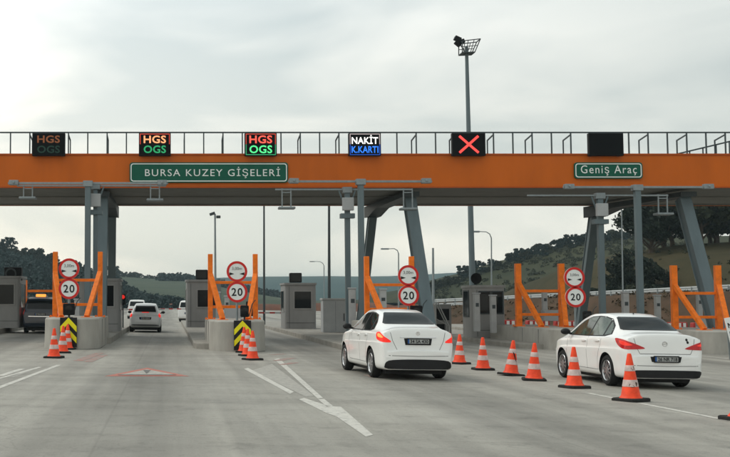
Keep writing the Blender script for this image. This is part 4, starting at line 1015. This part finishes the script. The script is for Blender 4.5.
def slant(a): return ((math.sin(R(a)), math.cos(R(a)), 0), (math.cos(R(a)), -math.sin(R(a)), 0))
def make_car(S, name, label, cat, loc, yaw):
    o = thing(name, label, cat, loc, (0, math.atan(FALL), yaw))
    raw = body_mesh(S); bvh = BVHTree.FromPolygons(raw.v, raw.f)
    bo = raw.build('body', S['paint'], o, smooth=38); bo.data.materials.append(M_TRIM)
    # wheel arches cut out of the shell
    cut = MB(); ra = S['wr'] + .055
    for y in S['axles']:
        for s_ in (-1, 1): cut.lathe([(ra, -.22), (ra, .30)], 40, Matrix.Translation((s_ * (S['half'] - .04), y, S['wr'] + .01)) @ Matrix.Rotation(R(90), 4, 'Y'), )
    co = cut.build('cutter', M_TRIM); co.parent = None
    co.data.materials.clear(); co.data.materials.append(M_TRIM)
    md = bo.modifiers.new('arch', 'BOOLEAN'); md.object = co; md.operation = 'DIFFERENCE'; md.solver = 'EXACT'; md.material_mode = 'TRANSFER'
    mw, bo.parent = bo.parent, None
    dg = bpy.context.evaluated_depsgraph_get(); dg.update()
    me = bpy.data.meshes.new_from_object(bo.evaluated_get(dg)); bo.modifiers.clear(); bo.data = me; me.name = 'body'; bo.parent = mw
    for p in me.polygons: p.use_smooth = True
    me.set_sharp_from_angle(angle=R(38)); bpy.data.objects.remove(co)
    W_ = S['half']
    for s_ in (-1, 1):
        for y in S['axles']: make_wheel(o, s_ * (W_ - .125 - S.get('tuck', 0)), y, S['wr'], .215, S.get('spokes', 10), s_)
    def both(poly, dirs, nm, m, **kw):
        a = decal(bvh, poly, *dirs, **kw); place(a, nm, m, o); place(mirror(a), nm, m, o)
    def one(poly, dirs, nm, m, **kw): return place(decal(bvh, poly, *dirs, **kw), nm, m, o)
    for poly in S['side_win']: both(poly, LEFT, 'side_window', S.get('sglass', M_CGLASS), res=.08)
    if 'dlo' in S: both(S['dlo'], LEFT, 'window_surround', M_TRIM, off=.001, res=.08)
    one(S['rear_win'], REAR, 'rear_window', S.get('rglass', M_CGLASS), off=.011, rim=.02, smooth_poly=0, res=.05)
    one(S['front_win'], FRONT, 'windscreen', M_CGLASS, res=.08)
    for poly, a, m in S['tails']: both(poly, slant(a), 'tail_light', m, off=.007, rim=.02, res=.03, smooth_poly=4)
    for poly, a, m, nm in S.get('tail_bits', ()): both(poly, slant(a), nm, m, off=.010, rim=.01, res=.03, smooth_poly=3)
    for poly in S.get('lower', ()): one(poly, REAR, 'lower_bumper', M_TRIM, off=.006, smooth_poly=3)
    for poly in S.get('seams', ()): both(poly, LEFT, 'panel_gap', M_SEAM, off=.0015, rim=.004, res=.06)
    for poly in S.get('rseams', ()): one(poly, REAR, 'panel_gap', M_SEAM, off=.0015, rim=.004, res=.06)
    for x_, z_ in S.get('dots', ()): one([(x_ + .026 * math.cos(a * .524), z_ + .03 * math.sin(a * .524)) for a in range(12)], REAR, 'sticker', M_TRIM, off=.003, rim=.004)
    for poly in S.get('handles', ()): both(poly, LEFT, 'door_handle', S.get('hmat', S['paint']), off=.028, rim=.03, smooth_poly=3)
    for poly in S.get('chrome', ()): one(poly, REAR, 'trim_strip', M_CHROME, off=.012, rim=.02)
    for poly in S.get('recess', ()): one(poly, REAR, 'plate_recess', M_TRIM, off=.005)
    if 'plate' in S:
        z0, words = S['plate']; hit = bvh.ray_cast(Vector((0, -3, z0)), Vector((0, 1, 0)))[0]; y = hit.y - .03
        pl = MB().box(-.26, .26, y, y + .02, z0 - .058, z0 + .058).build('number_plate', M_PLATE, o, bevel=.004)
        fr = MB(); ring_prism(fr, rrect(.55, .145, .01, 2), rrect(.505, .10, .01, 2), y - .006, y + .018, Matrix.Translation((0, 0, z0))); fr.build('plate_frame', M_TRIM, pl)
        MB().box(-.25, -.215, y - .003, y, z0 - .05, z0 + .05).build('plate_band', M_PLATEB, pl)
        text(words, .42, .078, 'plate_lettering', M_LETTER, pl, (.02, y - .0005, z0), .003, 1.0, .02)
    if 'badge' in S:
        z0, r_, kind = S['badge']; hit = bvh.ray_cast(Vector((0, -3, z0)), Vector((0, 1, 0)))[0]; y = hit.y - .012
        q = MB(); n = 24; oc = [(r_ * math.cos(2 * math.pi * i / n), z0 + r_ * math.sin(2 * math.pi * i / n)) for i in range(n)]; ic = [(a * .82, z0 + (b - z0) * .82) for a, b in oc]
        ring_prism(q, oc, ic, y, y + .02)
        if kind == 'star':
            for a in (90, 210, 330): q.bar((0, y + .008, z0), (r_ * .9 * math.cos(R(a)), y + .008, z0 + r_ * .9 * math.sin(R(a))), .014, .012, (0, 1, 0))
        else: q.bar((-r_ * 1.05, y + .008, z0 - .012), (r_ * 1.05, y + .008, z0 + .012), .014, .012, (0, 1, 0))
        q.build('badge', M_CHROME, o)
    if 'mirror' in S:
        my, mz, mm = S['mirror']
        for s_ in (-1, 1):
            q = MB(); pr = [(0.0, -.06), (.05, -.055), (.095, -.03), (.10, .02), (.07, .06), (0, .075)]
            q.lathe(pr, 16, Matrix.Translation((s_ * (W_ + .07), my, mz)) @ Matrix.Rotation(R(90), 4, 'X') @ Matrix.Diagonal((1.15, .78, 1, 1)))
            q.bar((s_ * (W_ - .09), my + .02, mz - .05), (s_ * (W_ + .03), my + .01, mz - .03), .05, .04)
            q.build('wing_mirror', mm, o, smooth=60)
    if 'fin' in S:
        fy, fz = S['fin']; MB().add([(0, fy, fz - .03), (-.022, fy + .05, fz - .03), (0, fy + .18, fz - .03), (.022, fy + .05, fz - .03), (0, fy + .03, fz + .055)], [(3, 2, 1, 0), (0, 1, 4), (1, 2, 4), (2, 3, 4), (3, 0, 4)]).build('aerial', M_TRIM, o)
    if 'brake' in S: one(S['brake'], REAR, 'brake_light', S.get('brakem', M_TAILLIT), off=.009, rim=.012)
    if 'exhaust' in S:
        for x, y, z in S['exhaust']: MB().tube([(x, y, z), (x, y + .3, z)], .035, 12).build('exhaust_pipe', M_GALV, o, smooth=40)
    q = MB(); q.box(-W_ + .24, W_ - .24, .40, S['L'] - .35, .13, .30); q.build('underbody', M_TRIM, o)
    return o
def strip(pts, wd=.010):                                     # thin vertical-ish seam as polygon in (u,z)
    a = [(p[0] - wd / 2, p[1]) for p in pts]; b = [(p[0] + wd / 2, p[1]) for p in reversed(pts)]; return a + b
def hstrip(pts, wd=.010):
    a = [(p[0], p[1] - wd / 2) for p in pts]; b = [(p[0], p[1] + wd / 2) for p in reversed(pts)]; return a + b
SALOON_A = dict(L=4.69, half=.905, wr=.325, axles=(1.02, 3.86), paint=M_CARW, spokes=10, drop=.05,
    zt=[(0, .575), (.004, .605), (.034, .618), (.042, .66), (.060, .84), (.085, .99), (.105, 1.052), (.12, 1.062), (.3, 1.07), (.55, 1.10), (.70, 1.135), (1.45, 1.385), (2.0, 1.44), (2.5, 1.43), (2.95, 1.35), (3.7, 1.01), (4.2, .90), (4.55, .76), (4.69, .55)],
    zb=[(0, .22), (.2, .20), (1, .19), (3.8, .18), (4.4, .2), (4.69, .28)],
    hw=[(0, .66), (.03, .76), (.10, .83), (.25, .868), (.6, .893), (1.1, .905), (3.7, .905), (4.2, .87), (4.5, .76), (4.69, .5)],
    tw=[(0, .60), (.1, .66), (.5, .66), (.72, .64), (1.45, .53), (2.2, .53), (2.9, .55), (3.7, .68), (4.2, .70), (4.69, .4)],
    zs=[(0, .95), (.6, .965), (1.5, .955), (2.6, .93), (3.6, .90), (4.3, .80), (4.69, .6)],
    dlo=[(.98, 1.01), (1.15, 1.16), (1.45, 1.315), (1.75, 1.36), (2.1, 1.375), (2.5, 1.355), (2.85, 1.27), (3.28, 1.02), (3.30, .965), (2.2, .965), (1.2, .975)],
    side_win=[[(2.12, .985), (2.12, 1.352), (2.48, 1.336), (2.80, 1.255), (3.18, 1.02), (3.18, .985)], [(1.30, .99), (1.44, 1.29), (1.72, 1.34), (2.04, 1.352), (2.04, .985)], [(1.04, 1.02), (1.18, 1.15), (1.35, 1.25), (1.235, .995)]],
    rear_win=[(-.60, 1.13), (-.625, 1.145), (-.48, 1.345), (-.44, 1.362), (.44, 1.362), (.48, 1.345), (.625, 1.145), (.60, 1.13)],
    front_win=[(-.64, 1.06), (-.52, 1.34), (.52, 1.34), (.64, 1.06)],
    tails=[([(-.985, .955), (-.84, .965), (-.70, .90), (-.55, .80), (-.56, .765), (-.75, .775), (-.955, .82), (-1.0, .89)], 38, M_TAILLIT)],
    tail_bits=[([(-.93, .93), (-.84, .935), (-.70, .87), (-.76, .855), (-.92, .875)], 38, M_TAILAMB, 'indicator')],
    lower=[[(-.70, .235), (-.78, .30), (-.70, .40), (-.3, .425), (.3, .425), (.70, .40), (.78, .30), (.70, .235), (0, .225)]],
    recess=[[(-.30, .715), (-.33, .85), (.33, .85), (.30, .715)]], chrome=[[(-.42, .86), (-.43, .875), (.43, .875), (.42, .86)]],
    seams=[strip([(2.08, .97), (2.10, .6), (2.06, .30)]), strip([(1.28, .97), (1.36, .75), (1.46, .55), (1.48, .32)]), strip([(3.25, .95), (3.27, .6), (3.2, .32)]), hstrip([(1.45, .315), (3.2, .315)])],
    rseams=[strip([(-.66, 1.02), (-.60, .80), (-.50, .62)], .012), strip([(.66, 1.02), (.60, .80), (.50, .62)], .012), hstrip([(-.7, .50), (0, .49), (.7, .50)], .012)],
    handles=[[(2.2, .86), (2.2, .89), (2.42, .885), (2.42, .86)], [(1.42, .875), (1.42, .905), (1.64, .90), (1.64, .875)]],
    plate=(.79, '34 SA 430'), badge=(.95, .045, 'star'), mirror=(3.12, 1.03, M_TRIM), exhaust=[(-.5, .02, .36), (.5, .02, .36)], brakem=M_TAIL)
SALOON_B = dict(L=4.66, half=.905, wr=.325, axles=(1.02, 3.70), paint=M_CARW, spokes=10, drop=.055, sglass=M_CGLASSG,
    zt=[(0, .650), (.004, .675), (.032, .69), (.04, .73), (.055, .88), (.085, 1.03), (.108, 1.09), (.128, 1.10), (.3, 1.112), (.50, 1.125), (.64, 1.16), (1.35, 1.435), (1.9, 1.50), (2.5, 1.49), (3.0, 1.40), (3.8, 1.03), (4.2, .93), (4.5, .78), (4.66, .55)],
    zb=[(0, .22), (.2, .20), (1, .19), (3.8, .18), (4.4, .2), (4.66, .28)],
    hw=[(0, .66), (.03, .76), (.10, .83), (.25, .868), (.6, .893), (1.1, .907), (3.6, .905), (4.1, .87), (4.45, .76), (4.66, .5)],
    tw=[(0, .60), (.1, .65), (.5, .65), (.66, .63), (1.35, .52), (2.2, .53), (2.9, .56), (3.8, .68), (4.2, .70), (4.66, .4)],
    zs=[(0, .99), (.6, 1.00), (1.5, .985), (2.6, .95), (3.6, .91), (4.3, .80), (4.66, .6)],
    dlo=[(.92, 1.06), (1.10, 1.24), (1.40, 1.375), (1.75, 1.42), (2.1, 1.43), (2.5, 1.41), (2.9, 1.31), (3.42, 1.03), (3.42, .985), (2.2, .99), (1.2, 1.01)],
    side_win=[[(2.14, 1.005), (2.14, 1.408), (2.5, 1.388), (2.86, 1.295), (3.32, 1.04), (3.32, 1.005)], [(1.34, 1.03), (1.42, 1.35), (1.72, 1.398), (2.07, 1.408), (2.07, 1.01)], [(.99, 1.07), (1.13, 1.22), (1.34, 1.32), (1.27, 1.035)]],
    rear_win=[(-.60, 1.155), (-.63, 1.17), (-.50, 1.395), (-.46, 1.412), (.46, 1.412), (.50, 1.395), (.63, 1.17), (.60, 1.155)],
    front_win=[(-.64, 1.08), (-.52, 1.38), (.52, 1.38), (.64, 1.08)],
    tails=[([(-1.03, .985), (-.88, .985), (-.70, .95), (-.42, .835), (-.40, .80), (-.6, .785), (-.80, .79), (-.95, .86)], 36, M_TAIL)],
    tail_bits=[([(-.90, .95), (-.76, .935), (-.60, .87), (-.74, .855), (-.88, .89)], 36, mat('tail_lamp_glow', (.6, .03, .02), .15, var=.1, emit=(1, .06, .04), es=.35), 'lamp_lens')],
    lower=[[(-.72, .235), (-.80, .30), (-.74, .37), (-.3, .38), (.3, .38), (.74, .37), (.80, .30), (.72, .235), (0, .225)]], dots=[(.485, .985), (.505, .935)],
    recess=[[(-.31, .545), (-.34, .648), (.34, .648), (.31, .54)]],
    seams=[strip([(2.10, .99), (2.12, .6), (2.08, .30)]), strip([(1.30, .99), (1.38, .75), (1.48, .55), (1.50, .32)]), strip([(3.34, .97), (3.36, .6), (3.25, .32)]), hstrip([(1.45, .315), (3.2, .315)])],
    rseams=[strip([(-.67, 1.05), (-.62, .83), (-.55, .70)], .012), strip([(.67, 1.05), (.62, .83), (.55, .70)], .012), hstrip([(-.55, .70), (.55, .70)], .012), hstrip([(-.7, .47), (0, .46), (.7, .47)], .012)],
    handles=[[(2.2, .88), (2.2, .91), (2.42, .905), (2.42, .88)], [(1.42, .90), (1.42, .93), (1.64, .925), (1.64, .90)]],
    plate=(.60, '26 NR 718'), badge=(.90, .055, 'bolt'), mirror=(3.22, 1.06, M_TRIM), fin=(1.55, 1.47), brake=[(-.13, 1.385), (-.13, 1.405), (.13, 1.405), (.13, 1.385)])
HATCH = dict(L=4.25, half=.90, wr=.33, axles=(.85, 3.45), paint=M_SILVER, spokes=5, drop=.05,
    zt=[(0, .62), (.015, .75), (.05, .95), (.12, 1.12), (.30, 1.48), (.42, 1.57), (.7, 1.60), (1.6, 1.63), (2.4, 1.57), (3.3, 1.10), (3.8, 1.0), (4.1, .82), (4.25, .55)],
    zb=[(0, .36), (.2, .28), (1, .22), (3.8, .22), (4.25, .3)],
    hw=[(0, .68), (.03, .77), (.1, .83), (.3, .87), (.7, .89), (1.1, .90), (3.3, .90), (3.9, .85), (4.25, .55)],
    tw=[(0, .62), (.12, .66), (.3, .60), (.45, .58), (1.5, .58), (2.4, .58), (3.3, .70), (4.25, .4)],
    zs=[(0, 1.0), (1, 1.02), (2.6, .98), (3.4, .95), (4.25, .6)],
    side_win=[[(.6, 1.10), (.75, 1.45), (2.2, 1.48), (2.9, 1.12), (2.9, 1.06), (.7, 1.08)]],
    rear_win=[(-.60, 1.14), (-.52, 1.47), (.52, 1.47), (.60, 1.14)], front_win=[(-.62, 1.15), (-.54, 1.5), (.54, 1.5), (.62, 1.15)],
    tails=[([(-.98, 1.08), (-.80, 1.08), (-.64, 1.0), (-.66, .86), (-.86, .84), (-.98, .92)], 35, M_TAILLIT)],
    lower=[[(-.62, .38), (-.66, .44), (.66, .44), (.62, .38)]], recess=[[(-.32, .72), (-.34, .85), (.34, .85), (.32, .72)]],
    plate=(.785, '16 BD 52'), badge=(.97, .05, 'bolt'), mirror=(2.75, 1.1, M_TRIM), brake=[(-.2, 1.10), (-.2, 1.13), (.2, 1.13), (.2, 1.10)])
MPV = dict(L=4.9, half=.93, wr=.34, axles=(1.0, 3.9), paint=M_NAVY, spokes=5, drop=.06,
    zt=[(0, .66), (.015, .85), (.04, 1.1), (.09, 1.3), (.22, 1.72), (.34, 1.82), (.6, 1.85), (2.4, 1.87), (3.1, 1.78), (3.95, 1.2), (4.5, 1.05), (4.78, .88), (4.9, .6)],
    zb=[(0, .36), (.2, .28), (1, .22), (3.8, .22), (4.9, .3)],
    hw=[(0, .74), (.03, .83), (.1, .88), (.3, .91), (1.1, .93), (4, .93), (4.5, .87), (4.9, .6)],
    tw=[(0, .68), (.12, .74), (.3, .70), (.5, .68), (1.5, .68), (3, .66), (3.9, .72), (4.9, .4)],
    zs=[(0, 1.1), (1, 1.1), (2.6, 1.06), (4, 1.0), (4.9, .6)],
    side_win=[[(.5, 1.2), (.6, 1.68), (2.6, 1.70), (3.5, 1.2), (.6, 1.15)]],
    rear_win=[(-.70, 1.25), (-.62, 1.68), (.62, 1.68), (.70, 1.25)], front_win=[(-.66, 1.3), (-.6, 1.7), (.6, 1.7), (.66, 1.3)],
    tails=[([(-1.0, 1.30), (-.84, 1.30), (-.80, 1.0), (-.98, .98)], 35, M_TAILLIT)],
    chrome=[[(-.6, .86), (-.6, .89), (.6, .89), (.6, .86)]], plate=(.98, '06 TK 41'), mirror=(3.4, 1.2, M_TRIM))
VAN = dict(MPV, paint=M_CARW2, tails=[([(-1.0, 1.30), (-.84, 1.30), (-.80, 1.0), (-.98, .98)], 35, M_TAIL)], plate=(.75, '16 AC 90'))
VAN.pop('chrome')
def taller(S, k, kw=1.05):
    """raise every height of a body and of what lies on it"""
    T = dict(S)
    for q in ('zt', 'zb', 'zs'): T[q] = [(y, z * k) for y, z in S[q]]
    zz = lambda poly: [(a, b * k) for a, b in poly]
    for q in ('side_win', 'lower', 'seams', 'rseams', 'handles', 'chrome', 'recess'):
        if q in S: T[q] = [zz(p_) for p_ in S[q]]
    for q in ('dlo', 'rear_win', 'front_win', 'brake'):
        if q in S: T[q] = zz(S[q])
    T['tails'] = [(zz(a), b, c) for a, b, c in S['tails']]
    T['tail_bits'] = [(zz(a), b, c, d) for a, b, c, d in S.get('tail_bits', ())]
    T['plate'] = (S['plate'][0] * k, S['plate'][1]); T['wr'] = S['wr'] * kw
    if 'badge' in S: T['badge'] = (S['badge'][0] * k, *S['badge'][1:])
    if 'mirror' in S: T['mirror'] = (S['mirror'][0], S['mirror'][1] * k, S['mirror'][2])
    if 'fin' in S: T['fin'] = (S['fin'][0], S['fin'][1] * k)
    if 'exhaust' in S: T['exhaust'] = [(a, b, c * k) for a, b, c in S['exhaust']]
    if 'dots' in S: T['dots'] = [(a, b * k) for a, b in S['dots']]
    return T
SALOON_A = taller(SALOON_A, 1.14, 1.07); SALOON_B = taller(SALOON_B, 1.09, 1.06)
def rear_axle_place(S, ul, vl, ur, vr, yaw):                 # left and right rear tyre contact, given in the photo
    a, b = gp(ul, vl), gp(ur, vr); c = (a + b) / 2; fwd = Vector((-math.sin(yaw), math.cos(yaw), 0)); return c - fwd * S['axles'][0]
def cl(S, p): return (p.x, p.y, gz(p.x))
YA, YBB = R(3.6), R(.8)
make_car(SALOON_A, 'car', 'white saloon with lit red and amber tail lights driving left of the cone row', 'car', cl(SALOON_A, rear_axle_place(SALOON_A, 371.5, 377.2, 441.5, 378.1, YA)), YA)
make_car(SALOON_B, 'car', 'white saloon with dark red tail lights on the right behind the cones', 'car', cl(SALOON_B, rear_axle_place(SALOON_B, 607, 385.6, 684, 386.8, YBB)), YBB)
p = gp(145, 332.5); make_car(HATCH, 'car', 'silver hatchback with lit tail lights driving between the left islands', 'car', (p.x, p.y, gz(p.x)), R(0))
p = gp(39.5, 333.5); vn = make_car(MPV, 'van', 'dark van with an amber roof lamp behind the left orange frame', 'van', (p.x, p.y, gz(p.x)), R(0))
q = MB(); q.box(-.30, .22, .55, .75, 1.86, 2.02); q.build('roof_lamp', mat('amber_lamp', (.8, .25, .03), .3, emit=(1, .33, .05), es=1.2), vn, bevel=.04)
q = MB(); q.box(.22, .30, .55, .75, 1.86, 1.95); q.box(-.8, .86, .5, .53, 1.84, 1.88); q.build('roof_strip', M_WHITE, vn)
p = gp(136.5, 319); make_car(VAN, 'van', 'white van with a dark rear window far ahead of the silver hatchback', 'van', (p.x, p.y, gz(p.x)), R(0))
p = gp(187.5, 322); make_car(VAN, 'van', 'white van seen past the left edge of the second booth', 'van', (p.x, p.y, gz(p.x)), R(-12))

# ------------------------------------------------------------------ haze
hz = bpy.data.materials.new('haze_air'); hz.use_nodes = True; t = hz.node_tree; t.nodes.clear()
ho = t.nodes.new('ShaderNodeOutputMaterial'); pv = t.nodes.new('ShaderNodeVolumePrincipled')
pv.inputs['Color'].default_value = (.62, .80, .86, 1); pv.inputs['Density'].default_value = .00024; pv.inputs['Anisotropy'].default_value = .2
t.links.new(pv.outputs[0], ho.inputs['Volume'])
MB().box(-5100, 5100, -70, 7100, -2.4, 75).build('haze', hz, kind='stuff')
